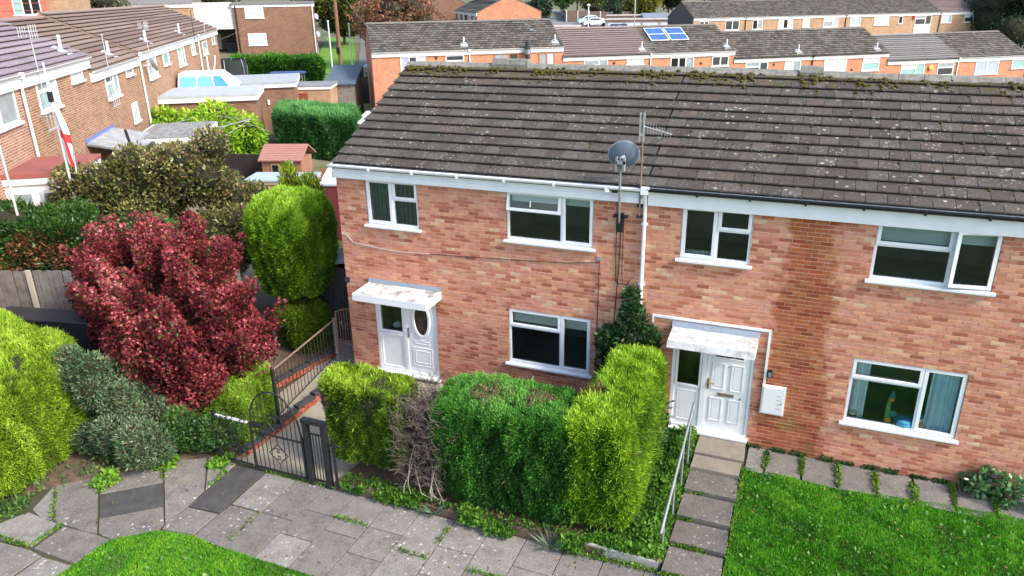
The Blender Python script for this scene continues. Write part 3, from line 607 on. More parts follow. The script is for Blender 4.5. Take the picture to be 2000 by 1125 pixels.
def grass(name, poly, zf, dens, h, cols=GREEN, par=None, w=.008):
    P = np.array(poly); x0, y0 = P.min(0); x1, y1 = P.max(0); n = int((x1-x0)*(y1-y0)*dens)
    X = rng.uniform(x0, x1, n); Y = rng.uniform(y0, y1, n); k = inpoly(X, Y, poly); X, Y = X[k], Y[k]; Z = zf(X, Y); k = fb(np.stack([X, Y, Z], 1), 1.7)+.45*fb(np.stack([X, Y, Z], 1), 8)+rng.normal(0, .35, len(X)) < 1.25; X, Y = X[k], Y[k]; n = len(X)
    Z = zf(X, Y); B = np.stack([X, Y, Z], 1); cl = fb(B, 3.5); cl2 = fb(B, 11)
    H = h*(.55+.45*rng.random(n))*(1+.35*cl+.25*cl2); a = rng.uniform(0, 6.28, n)
    lean = np.stack([np.cos(a)*.5+cl2*.35, np.sin(a)*.5-.25*cl, np.ones(n)], 1); D = unit(lean)*H[:, None]
    a2 = rng.uniform(0, 6.28, n); S = np.stack([np.cos(a2), np.sin(a2), np.zeros(n)], 1)*w*rng.uniform(.7, 1.4, n)[:, None]
    V = np.stack([B-S, B+S, B+D*.6+S*.6+np.stack([np.zeros(n)]*2+[H*.05], 1), B+D*1.05, B+D*.55-S*.7], 1).reshape(-1, 3)
    cl3 = fb(B, .9); col = pal(.40+.24*cl+.18*cl2+.14*cl3+rng.normal(0, .17, n), cols)
    dry = rng.random(n) < .03; col[dry] = (.32,.29,.10)
    o = link(name, np_mesh(name, V, 5, LEAF, col), par); return kind(o, 'stuff')
def soil(name, poly, zf, m, sub=18):
    P = np.array(poly); cx, cy = P.mean(0); q = M()
    o = M().prism(poly, -.6, zf(np.array([cx]), np.array([cy]))[0]).obj(name, m); return kind(o, 'structure')
TURF = mat('turf', (.045,.10,.012), 1, col2=(.085,.14,.02), scale=6); REFLGREEN = mat('reflected_green', (.04,.07,.02), 1, col2=(.06,.085,.03), scale=1)
kind(M().prism([(-60,-60),(60,-60),(60,-9.45),(-60,-9.45)], -.56, -.47).obj('green', REFLGREEN), 'structure')  # unseen grass sheet, added and toned for what the window panes reflect
LL = [(-1.4,-8.6),(-1.0,-7.3),(-.92,-6.33),(-.31,-5.84),(.35,-5.76),(.94,-5.80),(6.0,-5.83),(6.0,-9.5),(0,-9.5)]
kind(M().prism(LL[::-1] if False else LL, -.56, -.452).obj('lawn', TURF), 'structure')
grass('lawn_grass', [(-1.4,-8.4),(-1.0,-7.3),(-.94,-6.33),(-.31,-5.81),(.35,-5.72),(.94,-5.77),(3.2,-5.77),(3.0,-6.6),(.5,-8.2)], lambda x, y: -.455+0*x, 6500, .055)
def zlawn(x, y): return np.interp(y, [-9,-4.2,-.9], [-.46,-.40,-.10])
RL = [(9.08,-9),(15.5,-9),(15.5,-.60),(13.6,-.72),(10.7,-.92),(9.06,-.84)]
q = M(); q.add([(x, y, float(zlawn(0, y))-.006) for x, y in [(9.06,-9),(16.5,-9),(16.5,-4.2),(9.06,-4.2),(16.5,-.6),(9.06,-.6)]]+[(16.5,-.5,-.6),(9.06,-.5,-.6),(9.06,-9,-.6)], [(0,1,2,3),(3,2,4,5),(5,4,6,7),(0,3,5,7,8)])
kind(q.obj('lawn', TURF), 'structure')
grass('lawn_grass', [(9.05,-4.9),(13.9,-4.9),(13.9,-.68),(12.4,-.72),(10.7,-.90),(9.02,-.80)], zlawn, 6500, .07, [(.03,.13,.008),(.08,.31,.016),(.16,.46,.026),(.32,.58,.07)])
# slab strip at the foot of the right house, path of shallow steps
st = kind(M().box(8.95,16.4,-.92,.0,-.6,-.11).obj('house_strip', GRIT), 'structure')
STRIP = slab_mat('strip_slab', (.15,.138,.125), (.21,.195,.178), .3)
xs = [9.06,9.41,10.06,10.68,11.32,11.94,12.56,13.19,13.85,14.5]
for a, b in zip(xs, xs[1:]): slab([(a+.012,-.04),(b-.012,-.04),(b-.012,-.90),(a+.012,-.90)], -.075, STRIP, st, .06)
STEP = slab_mat('path_slab', (.125,.113,.10), (.165,.150,.135), .35); WSTEP = mat('warm_step', (.26,.225,.185), .95, col2=(.19,.165,.14), scale=5, bump=.3)
pth = kind(M().prism([(8.08,-4.5),(9.04,-4.5),(9.03,-.02),(8.10,-.02)], -.6, -.45).obj('path', GRIT), 'structure')
for y0, y1, z in [(-.70,-.02,-.015),(-1.16,-.72,-.06),(-1.80,-1.18,-.11),(-2.50,-1.83,-.17),(-3.12,-2.53,-.24),(-3.78,-3.16,-.31),(-4.5,-3.82,-.39)]:
    m_ = WSTEP if y0 > -1.2 else STEP
    slab([(8.10,y0),(9.02+rnd.uniform(-.02,.03),y0),(9.01,y1),(8.11,y1)], z, m_, pth, z+.5)
# front path of the left house and its brick edging
kind(M().hexa([(-1.5,-3.62,-.6),(2.0,-3.62,-.6),(2.6,.0,-.6),(-.9,.0,-.6)], [(-1.5,-3.62,-.44),(2.0,-3.62,-.44),(2.6,-.0,-.02),(-.9,-.0,-.02)]).obj('front_path', mat('pale_concrete', (.36,.32,.245), .95, col2=(.27,.24,.18), scale=2.5, bump=.3)), 'structure')
kind(M().hexa([(-2.6,-.3,-.6),(-.02,-.3,-.6),(-.02,8,-.6),(-2.6,8,-.6)], [(-2.6,-.3,-.06),(-.02,-.3,-.04),(-.02,8,.02),(-2.6,8,.0)]).obj('side_path', CONC), 'structure')
SOIL = mat('soil', (.10,.07,.05), 1, col2=(.16,.11,.075), scale=9, bump=.8, bscale=40)
kind(M().prism([(1.9,-3.70),(7.9,-3.66),(8.06,-3.6),(8.08,-.02),(2.6,-.02),(2.2,-1.6)], -.6, -.30).obj('flower_bed', SOIL), 'structure')
kind(M().prism([(-7.5,-6.4),(-3.6,-5.9),(-1.3,-3.75),(-.55,-3.62),(-.4,-1.6),(-2.0,1.0),(-8,-.5)], -.6, -.40).obj('flower_bed', SOIL), 'structure')
# ------------------------------------------------------------------ vegetation
def leaves(name, P, D, L, W, col, par, mat_=None, bend=0):
    n = len(P); D = unit(D); S = unit(np.cross(D, unit(rng.normal(size=(n,3))))); N_ = np.cross(S, D)
    L = np.broadcast_to(L, n)[:, None]; W = np.broadcast_to(W, n)[:, None]
    mid = P+D*L*.5+N_*L*bend
    V = np.stack([P, mid+S*W*.5, P+D*L, mid-S*W*.5], 1).reshape(-1, 3)
    o = link(name, np_mesh(name, V, 4, mat_ or LEAF, col), par); return kind(o, 'stuff')
def sq(p, ne): return p/((np.abs(p)**ne).sum(1, keepdims=True)**(1/ne))
def hexmap(p, B, T):
    B = np.array(B, float); T = np.array(T, float); u = (p[:,0:1]+1)/2; v = (p[:,1:2]+1)/2; w = (p[:,2:3]+1)/2
    lo = B[0]*(1-u)*(1-v)+B[1]*u*(1-v)+B[2]*u*v+B[3]*(1-u)*v; hi = T[0]*(1-u)*(1-v)+T[1]*u*(1-v)+T[2]*u*v+T[3]*(1-u)*v
    return lo*(1-w)+hi*w
def hedge(name, label, cat, B, T, n, L, W, cols, ne=7, amp=.07, up=.35, group=None, spread=.8, top_pale=.25, fscale=1.6, dead=(), bottom=0., depth=.10, lumps=0., wild=.04, leafm=None, core=.85, dark=.0):
    th = thing(name, label, cat, np.array(B).mean(0).tolist(), group=group); O = np.array(B).mean(0)
    # area weights of five faces
    B_, T_ = np.array(B, float), np.array(T, float)
    def ar(a, b, c, d): return np.linalg.norm(np.cross(b-a, c-a))/2+np.linalg.norm(np.cross(c-a, d-a))/2
    A = [ar(B_[3],B_[0],T_[0],T_[3]), ar(B_[1],B_[2],T_[2],T_[1]), ar(B_[0],B_[1],T_[1],T_[0]), ar(B_[2],B_[3],T_[3],T_[2]), ar(*T_)]
    fi = rng.choice(5, n, p=np.array(A)/sum(A)); a = rng.uniform(-1, 1, (n,2)); p = np.empty((n,3))
    for k, (ax, sg) in enumerate(((0,-1),(0,1),(1,-1),(1,1),(2,1))):
        m = fi == k; p[m, ax] = sg; o = [i for i in range(3) if i != ax]; p[np.ix_(m, o)] = a[m]
    p = sq(p, ne); nl = np.sign(p)*np.abs(p)**(ne-1)
    ex = unit(np.array([(B_[1]-B_[0])])+(T_[1]-T_[0])); ey = unit(np.array([(B_[3]-B_[0])])+(T_[3]-T_[0])); N_ = unit(nl[:,0:1]*ex+nl[:,1:2]*ey+nl[:,2:3]*np.array([[0,0,1.]]))
    P = hexmap(p, B, T); f1 = fb(P, fscale); f2 = fb(P, fscale*4.5); f3 = fb(P*np.array([[1,1,.55]]), 9.5)
    keep = (p[:,2] > -1+bottom*(1+.5*f2)) & (f3+.5*rng.normal(size=n) > -1.35)
    P = P+N_*(amp*f1+lumps*np.abs(f2)+.022*f2+.030*f3-depth*rng.random(n)**1.5)[:, None]
    D = unit(N_*.75+spread*rng.normal(size=(n,3))*.6+np.array([[0,0,up]]))
    t = .34+.13*f1+.11*f2+.17*f3+rng.normal(0, .13, n)+top_pale*np.clip(N_[:,2], -.3, 1)*(1+.4*f1)  # upward-facing sprigs paler: golden new growth on conifers, plain palette shift elsewhere
    col = pal(t, cols)*np.array([[.84,1.06,1.]])
    br = rng.random(n) < .012; col[br] = (.16,.10,.05)
    for (cx, cy, cz, r, cc) in dead:
        d = np.linalg.norm(P-np.array([cx,cy,cz]), axis=1)+.08*f2; m = rng.random(n) < np.clip(1.6*(1-d/(r*1.35))+.25*f3, 0, .8); col[m] = np.array(cc)*rng.uniform(.6, 1.3, (m.sum(),1))
    Ls = L*rng.uniform(.6, 1.4, n); ws = rng.random(n) < wild; Ls[ws] *= 1.9
    P, D, col, Ls = P[keep], D[keep], col[keep], Ls[keep]
    leaves('foliage', P-O, D, Ls, W*rng.uniform(.7, 1.3, len(P)), col, th, leafm)
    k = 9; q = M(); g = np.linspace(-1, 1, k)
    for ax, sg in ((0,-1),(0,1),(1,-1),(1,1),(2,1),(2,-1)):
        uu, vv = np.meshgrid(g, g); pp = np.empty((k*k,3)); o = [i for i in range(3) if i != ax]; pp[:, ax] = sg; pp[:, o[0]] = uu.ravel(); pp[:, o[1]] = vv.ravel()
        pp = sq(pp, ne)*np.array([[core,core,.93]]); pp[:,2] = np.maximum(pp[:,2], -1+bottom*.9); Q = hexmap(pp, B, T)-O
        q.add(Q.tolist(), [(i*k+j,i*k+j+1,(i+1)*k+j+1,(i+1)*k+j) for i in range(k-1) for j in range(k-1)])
    q.obj('twig_fill', COREDARK, th, smooth=True)  # closed core added under the leaves; its dark colour stands for shade in gaps
    if bottom > .03:
        q = M()
        for u in np.linspace(-.6, .6, max(2, int(np.linalg.norm(B_[1]-B_[0])*2))):
            b = hexmap(np.array([[u,rnd.uniform(-.3,.3),-1.]]), B, T)[0]-O; q.tube(b, b+np.array([rnd.uniform(-.1,.1),0,.6]), .035, 7, .02)
        q.obj('stem', BARK, th)
    return th
def bush(name, label, cat, base, blobs, n, L, W, cols, group=None, shell=.55, up=.3, gap=.0, top_pale=.15, fs=2.2, stems=6, mat_=None, spread=1., wild=0., core=.72, tip=None, bend=0.06, trunk=None):
    th = thing(name, label, cat, base, group=group); O = np.array(base, float)
    bl = np.array([(*c, *(r if hasattr(r, '__len__') else (r,r,r))) for c, r in blobs], float); vol = (bl[:,3]*bl[:,4]*bl[:,5])**.67
    k = rng.choice(len(bl), n, p=vol/vol.sum()); d = unit(rng.normal(size=(n,3))); rr = 1-(1-shell)*rng.random(n)**1.6
    P = bl[k,:3]+d*bl[k,3:]*rr[:,None]; f1 = fb(P, fs); f2 = fb(P, fs*3.3)
    P = P+d*(.12*f1[:,None])*bl[k,3:]
    keep = (f2+.6*f1 > gap-1.6) & (P[:,2] > O[2]+.03)
    # thin out points buried deep inside another blob
    deep = np.zeros(n, bool)
    for c in bl: deep |= (((P-c[:3])/c[3:])**2).sum(1) < .45
    keep &= ~(deep & (rng.random(n) < .85))
    D = unit(d*.7+rng.normal(size=(n,3))*.55*spread+np.array([[0,0,up]]))
    t = .4+.18*f1+.12*f2+rng.normal(0, .17, n)+top_pale*d[:,2]  # leaves on the upper side of each blob take paler palette colours
    col = pal(t, cols)
    if tip is not None: m = rng.random(n) < tip[0]*(.5+.8*(f1 > .2)); col[m] = np.array(tip[1])*rng.uniform(.6, 1.3, (m.sum(),1))
    P, D, col = P[keep], D[keep], col[keep]
    leaves('foliage', P-O, D, L*rng.uniform(.65, 1.35, len(P)), W*rng.uniform(.7, 1.3, len(P)), col, th, mat_, bend)
    q = M()
    if trunk: q.tube((0,0,-.3), (trunk[1]*.3,0,trunk[0]), trunk[2], 9, trunk[2]*.6)
    top = (0,0,trunk[0]*.9) if trunk else (0,0,-.1)
    for i in range(stems):
        c = bl[i % len(bl)]; e = c[:3]-O+rng.normal(size=3)*c[3:]*.4; mid = np.array(top)*.5+e*.5+rng.normal(size=3)*.12; r = trunk[2]*.45 if trunk else .03
        q.tube(top, mid, r, 6, r*.7); q.tube(mid, e, r*.7, 5, r*.25)
    if len(q.v): q.obj('trunk' if trunk else 'stem', BARK, th)
    if core:
        q = M()
        for c in bl:
            g = 8; pr = [(max(.02, sin(pi*i/g))*core, -cos(pi*i/g)*core) for i in range(g+1)]; m0 = len(q.v); q.lathe((0,0,0), pr, 9)
            for i in range(m0, len(q.v)): v = q.v[i]; q.v[i] = tuple(c[:3]-O+np.array(v)*c[3:])
        kind(q.obj('twig_fill', COREDARK, th, smooth=True), 'stuff')  # closed dark blobs added so the crown is not see-through
    return th
def box4(x0, x1, y0, y1, z): return [(x0,y0,z),(x1,y0,z),(x1,y1,z),(x0,y1,z)]
GOLD = [(.045,.075,.010),(.095,.145,.012),(.21,.28,.020),(.42,.48,.035),(.62,.65,.09)]
GREENH = [(.014,.045,.010),(.03,.10,.014),(.065,.19,.024),(.13,.31,.045),(.22,.40,.08)]
DEADC = (.24,.17,.10)
hedge('clipped_hedge', 'small square golden hedge right of the black iron gate', 'hedge', [(1.68,-3.40,-.05),(3.12,-3.42,-.05),(3.2,-2.6,-.05),(1.55,-2.5,-.05)], [(1.50,-3.40,1.66),(3.22,-3.42,1.60),(3.15,-2.35,1.55),(1.30,-2.55,1.72)], 100000, .060, .019, GOLD, ne=9, bottom=.05, top_pale=.40, dead=((1.6,-3.4,1.25,.16,(.12,.09,.08)),))
hedge('clipped_hedge', 'large dark green domed hedge in front of the end house window', 'hedge', [(3.92,-3.52,-.30),(6.7,-3.46,-.30),(6.5,-2.0,-.3),(3.85,-2.1,-.3)], [(3.82,-3.48,1.66),(6.65,-3.40,1.74),(6.35,-1.9,1.78),(3.65,-2.3,1.70)], 170000, .055, .018, GREENH, ne=6, amp=.05, top_pale=.34, dead=((4.8,-2.9,1.75,.30,DEADC),(5.7,-2.7,1.8,.24,DEADC),(4.35,-3.4,1.1,.12,DEADC)), bottom=.0)
hedge('clipped_hedge', 'tall golden hedge running from the pavement to the house wall beside the steps', 'hedge', [(6.28,-3.42,-.22),(7.42,-3.35,-.18),(7.48,-.45,-.1),(6.5,-.4,-.1)], [(6.2,-3.35,1.74),(7.36,-3.25,1.74),(7.44,-.40,1.92),(6.50,-.35,1.92)], 210000, .060, .019, [(.045,.085,.008),(.10,.175,.010),(.22,.33,.018),(.39,.50,.033),(.54,.61,.07)], ne=9, amp=.05, top_pale=.34, dead=((6.5,-2.2,1.8,.22,(.16,.12,.06)),), wild=.09, bottom=.03)
# bare dead hedge between the two clipped ones
t = thing('dead_hedge', 'bare grey brown dead hedge between the golden and dark green hedges', 'hedge', (3.6,-3.0,-.3)); q = M(); DT = mat('dead_twig', (.17,.14,.115), .95, col2=(.07,.055,.045), scale=30)
for i in range(1700):
    x = rnd.uniform(-.46,.55); y = rnd.uniform(-.55,.85); z = rnd.uniform(.15,1.75)
    a = Vector((x,y,z)); d = Vector((rnd.gauss(0,.5),rnd.gauss(-.25,.5),rnd.uniform(.3,1))).normalized(); l = rnd.uniform(.12,.32)
    b = a+d*l; q.tube(a, b, .006, 3, .002)
    for j in range(4):
        e = a+d*l*rnd.uniform(.3,1); q.tube(e, e+(d+Vector((rnd.gauss(0,.8),rnd.gauss(0,.8),rnd.gauss(.1,.6)))).normalized()*l*.5, .0035, 3, .0015)
kind(q.obj('twig_fill', DT, t), 'stuff'); q = M()
for x in (-.2,.1,.3): q.tube((x,0,-.1),(x+.05,.02,1.5),.03,7,.012)
q.box(-.32,.38,-.12,.38,.0,1.5)  # solid dark box added inside to fill the dead hedge
q.obj('stem', COREDARK, t); q = M()
for i in range(7):
    x = rnd.uniform(-.25,.35); z = rnd.uniform(.35,.9); e = rnd.uniform(-.1,.5); q.path([(x,-.25,z),(x+e*.35,-.48,z*.7+rnd.uniform(-.1,.15)),(x+e*.8,-.60-rnd.uniform(0,.1),z*.4),(x+e*1.2,-.62-rnd.uniform(0,.15),rnd.uniform(.1,.3))], rnd.uniform(.006,.012), 5)
q.obj('branch', mat('pale_branch', (.30,.255,.21), .9), t)
hedge('topiary_conifer', 'tall rounded golden conifer clipped like a column beside the end house corner', 'conifer', [(-2.75,.0,1.15),(-1.25,.0,1.15),(-1.25,1.6,1.15),(-2.75,1.6,1.15)], [(-3.15,-.05,3.85),(-.95,.0,3.85),(-.9,1.7,3.95),(-3.1,1.7,3.95)], 150000, .070, .021, [(.04,.08,.008),(.09,.16,.010),(.20,.31,.018),(.40,.52,.04),(.60,.67,.09)], ne=3.0, amp=.06, top_pale=.34, up=.5)
hedge('topiary_conifer', 'low rounded clump of golden conifer under the tall topiary column', 'conifer', [(-2.35,.1,-.05),(-1.35,.1,-.05),(-1.35,1.1,-.05),(-2.35,1.1,-.05)], [(-2.5,.0,1.22),(-1.2,.0,1.22),(-1.2,1.2,1.25),(-2.5,1.2,1.25)], 40000, .07, .021, [(.045,.065,.006),(.09,.13,.008),(.18,.24,.014),(.34,.38,.03)], ne=3.2, amp=.1, top_pale=.15, bottom=.25)
hedge('clipped_hedge', 'broad golden hedge at the far left edge of the pavement', 'hedge', [(-8.2,-7.7,-.45),(-3.35,-6.35,-.45),(-3.5,-3.6,-.45),(-8.2,-3.2,-.45)], [(-8.2,-6.5,1.55),(-3.45,-5.7,1.52),(-4.25,-3.45,1.75),(-8.0,-3.05,1.85)], 260000, .065, .021, [(.09,.13,.012),(.19,.26,.018),(.34,.42,.03),(.52,.58,.06),(.70,.71,.14)], ne=6, amp=.10, top_pale=.25, wild=.06)
hedge('clipped_hedge', 'pale green low hedge just behind the arched iron gate', 'hedge', [(-1.45,-3.3,-.4),(-.40,-3.35,-.4),(-.55,-2.0,-.3),(-1.7,-2.0,-.3)], [(-1.6,-3.2,.75),(-.55,-3.25,.72),(-.68,-2.0,1.0),(-1.9,-2.0,.95)], 46000, .06, .02, [(.08,.12,.01),(.19,.26,.022),(.36,.44,.045),(.55,.61,.10)], ne=6, amp=.06, top_pale=.2)
# smoke bush: many leafy tips round a big open crown
blobs = []
SC = np.array([-2.95,-2.35,1.55])
for i in range(190):
    d = unit(rng.normal(size=(1,3)))[0]
    if d[2] < -.7: continue
    c = SC+d*np.array([2.3,1.15,1.65])*rng.uniform(.60,1.0); r = rng.uniform(.20,.36)
    blobs.append((tuple(c), (r,r,r*1.15)))
for i in range(95):                                     # shoots that stand out of the crown, each a plume of leaves
    d = unit(rng.normal(size=(1,3))+np.array([[-.1,-.35,.75]]))[0]
    if d[2] < -.1: continue
    c = SC+d*np.array([2.2,1.15,1.65]); e = unit((d*.8+np.array([0,0,.75]))[None])[0]; l = rng.uniform(.4,.95)
    for k in range(5): q_ = c+e*l*k/4; r = .16*(1-k*.12); blobs.append((tuple(q_), (r,r,r*1.3)))
for c, e in [((-5.0,-2.2,2.2),(-5.75,-2.1,2.75)),((-4.6,-2.2,2.75),(-5.0,-2.1,3.45)),((-5.2,-2.3,1.3),(-5.95,-2.2,1.75)),((-2.2,-2.2,3.2),(-2.05,-2.2,4.0)),((-1.6,-2.2,2.9),(-1.25,-2.2,3.65)),((-1.3,-2.3,2.2),(-.75,-2.3,2.75)),((-1.25,-2.4,1.6),(-.75,-2.4,1.9)),((-3.4,-2.2,3.2),(-3.3,-2.1,3.8)),((-2.3,-3.3,.4),(-1.7,-3.4,.25)),((-2.2,-3.0,.9),(-1.5,-3.3,.6)),((-2.9,-3.2,.7),(-2.4,-3.5,.2)),((-1.8,-2.9,1.0),(-1.25,-3.2,.95)),((-3.1,-3.3,.4),(-3.3,-3.4,.1)),((-1.6,-3.0,.8),(-1.2,-3.1,.75))]:
    for j in range(6): f_ = j/5; r = .30-.14*f_; blobs.append((tuple(np.array(c)*(1-f_)+np.array(e)*f_+rng.normal(0,.05,3)), (r,r,r*1.15)))
blobs = [(c, r) for c, r in blobs if not (c[0] > -.9 and c[2] < 1.05)]
bush('smoke_bush', 'big dark red smoke bush beside the garden path', 'shrub', (-3.2,-2.3,-.4), blobs, 175000, .08, .055, [(.04,.013,.014),(.125,.021,.026),(.28,.042,.05),(.47,.10,.105),(.63,.29,.28)], shell=.25, up=.35, top_pale=.2, fs=1.6, stems=70, core=0, tip=(.07,(.10,.13,.03)), spread=1.1)
t = bpy.data.objects['smoke_bush']; q = M()
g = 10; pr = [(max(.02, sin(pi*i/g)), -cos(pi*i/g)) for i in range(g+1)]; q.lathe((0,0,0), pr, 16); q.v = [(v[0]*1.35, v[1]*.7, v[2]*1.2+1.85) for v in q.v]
q.obj('inner_core', mat('wine_core', (.022,.010,.010), .95, col2=(.035,.03,.012), scale=7), t, smooth=True)  # solid dark ellipsoid added to close the middle of the crown
# dark shrubs behind
OLIVE = [(.03,.037,.010),(.08,.10,.022),(.165,.18,.045),(.27,.26,.08),(.40,.34,.15)]
bl = []
for cx, cy, cz, r in [(-9.4,.0,2.6,.9),(-8.4,.2,3.5,.9),(-7.6,.5,3.9,.9),(-8.9,.2,3.1,.9),(-9.2,-.1,2.0,.9),(-8.7,.1,2.3,1.0),(-8.0,.3,2.9,1.1),(-7.0,.7,3.2,1.2),(-6.2,1.0,3.9,1.0),(-5.5,1.1,4.2,.9),(-5.0,1.2,3.6,1.0),(-4.5,1.4,3.0,.8),(-6.6,.6,2.4,1.4),(-5.2,.9,2.4,1.3),(-8.0,.2,1.8,1.2),(-3.9,1.3,2.2,.9),(-7.2,.4,1.4,1.3),(-5.6,1.3,1.4,1.2)]:
    bl += [((cx+rnd.gauss(0,.38),cy+.4+rnd.gauss(0,.3),cz+rnd.gauss(0,.25)), (r*.55,r*.55,r*.5)) for _ in range(5)]
bush('mixed_shrub', 'wide brown and olive shrub mass behind the red smoke bush', 'shrub', (-6.5,1.4,.0), bl, 130000, .105, .055, OLIVE, fs=.9, shell=.5, top_pale=.12, stems=16, tip=(.17,(.20,.11,.07)), mat_=LEAFG, spread=1.2)
bush('laurel_shrub', 'small bright glossy green laurel in front of the brown olive shrub', 'shrub', (-5.6,.2,.1), [((-6.2+i*.38,.15+.1*(i % 2),2.55+.2*sin(i*1.3)), (.42,.38,.34)) for i in range(5)], 9000, .13, .07, [(.02,.05,.015),(.04,.10,.025),(.09,.20,.05),(.16,.30,.08)], mat_=LEAFG, stems=5)
hedge('evergreen_hedge', 'dark red green clipped shrub hedge above the weathered timber fence', 'hedge', [(-12.3,-3.1,.5),(-6.6,-.95,.3),(-7.1,.4,.4),(-12.8,-1.7,.7)], [(-12.3,-3.1,3.6),(-6.7,-1.0,3.1),(-7.2,.4,3.3),(-12.9,-1.6,3.7)], 70000, .10, .05, [(.012,.035,.010),(.035,.075,.015),(.075,.13,.025),(.13,.19,.04)], ne=5, amp=.18, lumps=.06, top_pale=.14, up=.2, core=.72, dead=tuple((-11.8+i*.6,-2.9+i*.226,2.2+.45*sin(i*2.2),.42,(.20,.095,.04)) for i in range(10)), leafm=LEAFG)
JUN = [(.03,.06,.03),(.08,.14,.065),(.18,.26,.13),(.32,.40,.24)]
bush('juniper', 'blue green spreading juniper at the kerb under the smoke bush', 'shrub', (-2.9,-4.6,-.42), [((-2.55+rnd.gauss(0,.40),-4.25+rnd.gauss(0,.30),.10+rnd.gauss(0,.13)), (.40,.40,.36)) for _ in range(18)]+[((-3.3+rnd.gauss(0,.25),-3.8+rnd.gauss(0,.25),.55+rnd.gauss(0,.22)), (.34,.34,.40)) for _ in range(10)], 52000, .09, .026, JUN, tip=(.035,(.30,.17,.08)), fs=2.5, stems=6)
bush('cotoneaster', 'low dark green shrub spilling onto paving left of the gate', 'shrub', (-1.5,-3.7,-.42), [((-1.55+rnd.gauss(0,.38),-3.55+rnd.gauss(0,.16),-.02+rnd.gauss(0,.16)), (.34,.28,.32)) for _ in range(14)], 26000, .07, .035, [(.02,.05,.012),(.04,.10,.02),(.08,.17,.035),(.14,.25,.06)], fs=3, stems=5, mat_=LEAFG)
bush('juniper', 'small blue green juniper tuft beside the golden hedge corner', 'shrub', (-3.9,-4.2,-.4), [((-3.85+rnd.gauss(0,.15),-4.15+rnd.gauss(0,.15),1.0+rnd.gauss(0,.25)), (.3,.3,.34)) for _ in range(9)], 14000, .085, .026, JUN, tip=(.06,(.30,.17,.08)), fs=2.5, stems=4)
bush('climbing_laurel', 'dark glossy laurel climbing the wall between the two houses', 'climber', (6.7,-.25,-.1), [((6.32,-.22,1.75),(.34,.24,.4)),((6.72,-.25,1.85),(.40,.26,.42)),((6.98,-.2,1.9),(.24,.2,.34)),((6.66,-.18,2.35),(.26,.18,.34)),((6.62,-.16,2.72),(.14,.12,.24)),((6.5,-.2,1.3),(.5,.26,.5)),((7.0,-.2,1.3),(.3,.2,.5))], 7500, .12, .055, [(.012,.035,.012),(.025,.065,.018),(.05,.12,.03),(.11,.20,.06)], mat_=LEAFG, top_pale=.2, stems=7, spread=1.2)
# ground cover beside the steps, ivy, weeds in the joints
def patch(name, poly, z0, n, L, W, cols, hmax=.14, par=None, m=None):
    P = np.array(poly); a, b = P.min(0), P.max(0); X = rng.uniform(a[0], b[0], n); Y = rng.uniform(a[1], b[1], n); k = inpoly(X, Y, poly); X, Y = X[k], Y[k]; n = len(X)
    B = np.stack([X,Y,np.zeros(n)], 1); f1 = fb(B, 4); f2 = fb(B, 10); Z = (z0(X, Y) if callable(z0) else z0)+hmax*rng.random(n)*np.clip(.6+.5*f1, .1, 1.5)
    B[:,2] = Z; D = unit(rng.normal(size=(n,3))*.8+np.array([[0,-.1,.6]]))
    keep = f2 > -1.1; o = leaves(name, B[keep], D[keep], L*rng.uniform(.6, 1.4, keep.sum()), W*rng.uniform(.7, 1.3, keep.sum()), pal(.45+.2*f1+.1*f2+rng.normal(0,.18,n), cols)[keep], par, m); return o
WEED = [(.03,.08,.012),(.06,.16,.018),(.11,.26,.025),(.19,.36,.05)]
patch('ground_cover', [(7.3,-.2),(8.06,-.1),(8.06,-3.62),(7.0,-3.66),(7.3,-3.3)], lambda x, y: np.interp(y, [-3.7,0], [-.36,-.06]), 15000, .075, .045, WEED, .22)
patch('ground_cover', [(6.75,-3.64),(8.02,-3.60),(8.03,-3.05),(6.9,-3.35)], -.36, 5200, .08, .055, [(.05,.13,.012),(.09,.24,.02),(.16,.36,.03),(.24,.45,.05)], .20)
for i, (x, y, w, h) in enumerate([(2.35,-3.62,.5,.22),(3.1,-3.64,.6,.14),(3.55,-3.62,.35,.26),(4.75,-3.72,.4,.24),(6.6,-3.72,.35,.2),(5.3,-3.75,.5,.12)]):
    patch('bed_weeds', [(x-w/2,y-.13),(x+w/2,y-.13),(x+w/2,y+.16),(x-w/2,y+.16)], -.38, int(1800*w), .085, .05, WEED, h)
for i, (x, y, n, l) in enumerate([(4.02,-3.72,30,.36),(6.25,-3.80,44,.42)]):
    t = thing('spiky_plant', ['grey green spiky plant at the kerb under the dead hedge','grey green strappy plant at the kerb under the dark green hedge'][i], 'plant', (x,y,-.42), group='strappy plants at the kerb'); a = rng.uniform(0, 6.28, n)
    D = np.stack([np.cos(a), np.sin(a), rng.uniform(.3,1.2,n)], 1); leaves('leaf_tuft', np.zeros((n,3)), D, l*rng.uniform(.6,1.1,n), .035, pal(rng.random(n), [(.10,.15,.10),(.22,.28,.19)]), t, None, .06)
JW = [(.04,.10,.012),(.09,.19,.018),(.16,.29,.03),(.24,.36,.06)]
for x in (9.42,10.06,10.69,11.32,11.94,12.56,13.19):
    l = rnd.uniform(.5,.85); y1 = -.05-(.88-l)*rnd.random(); patch('joint_weeds', [(x-.04,y1),(x+.035,y1-.05),(x+rnd.uniform(.02,.06),y1-l*.5),(x+.02,y1-l),(x-.03,y1-l-.02),(x-rnd.uniform(.02,.06),y1-l*.4)], -.08, int(rnd.uniform(330,620)), .05, .025, JW, .09)
for k in range(11):
    x = 9.15+k*.42+rnd.uniform(-.1,.1); patch('joint_weeds', [(x-.13,-.09),(x+.13,-.09),(x+.13,0),(x-.13,0)], -.08, 200, .05, .03, [(.04,.07,.03),(.07,.13,.04),(.13,.21,.06)], .07)
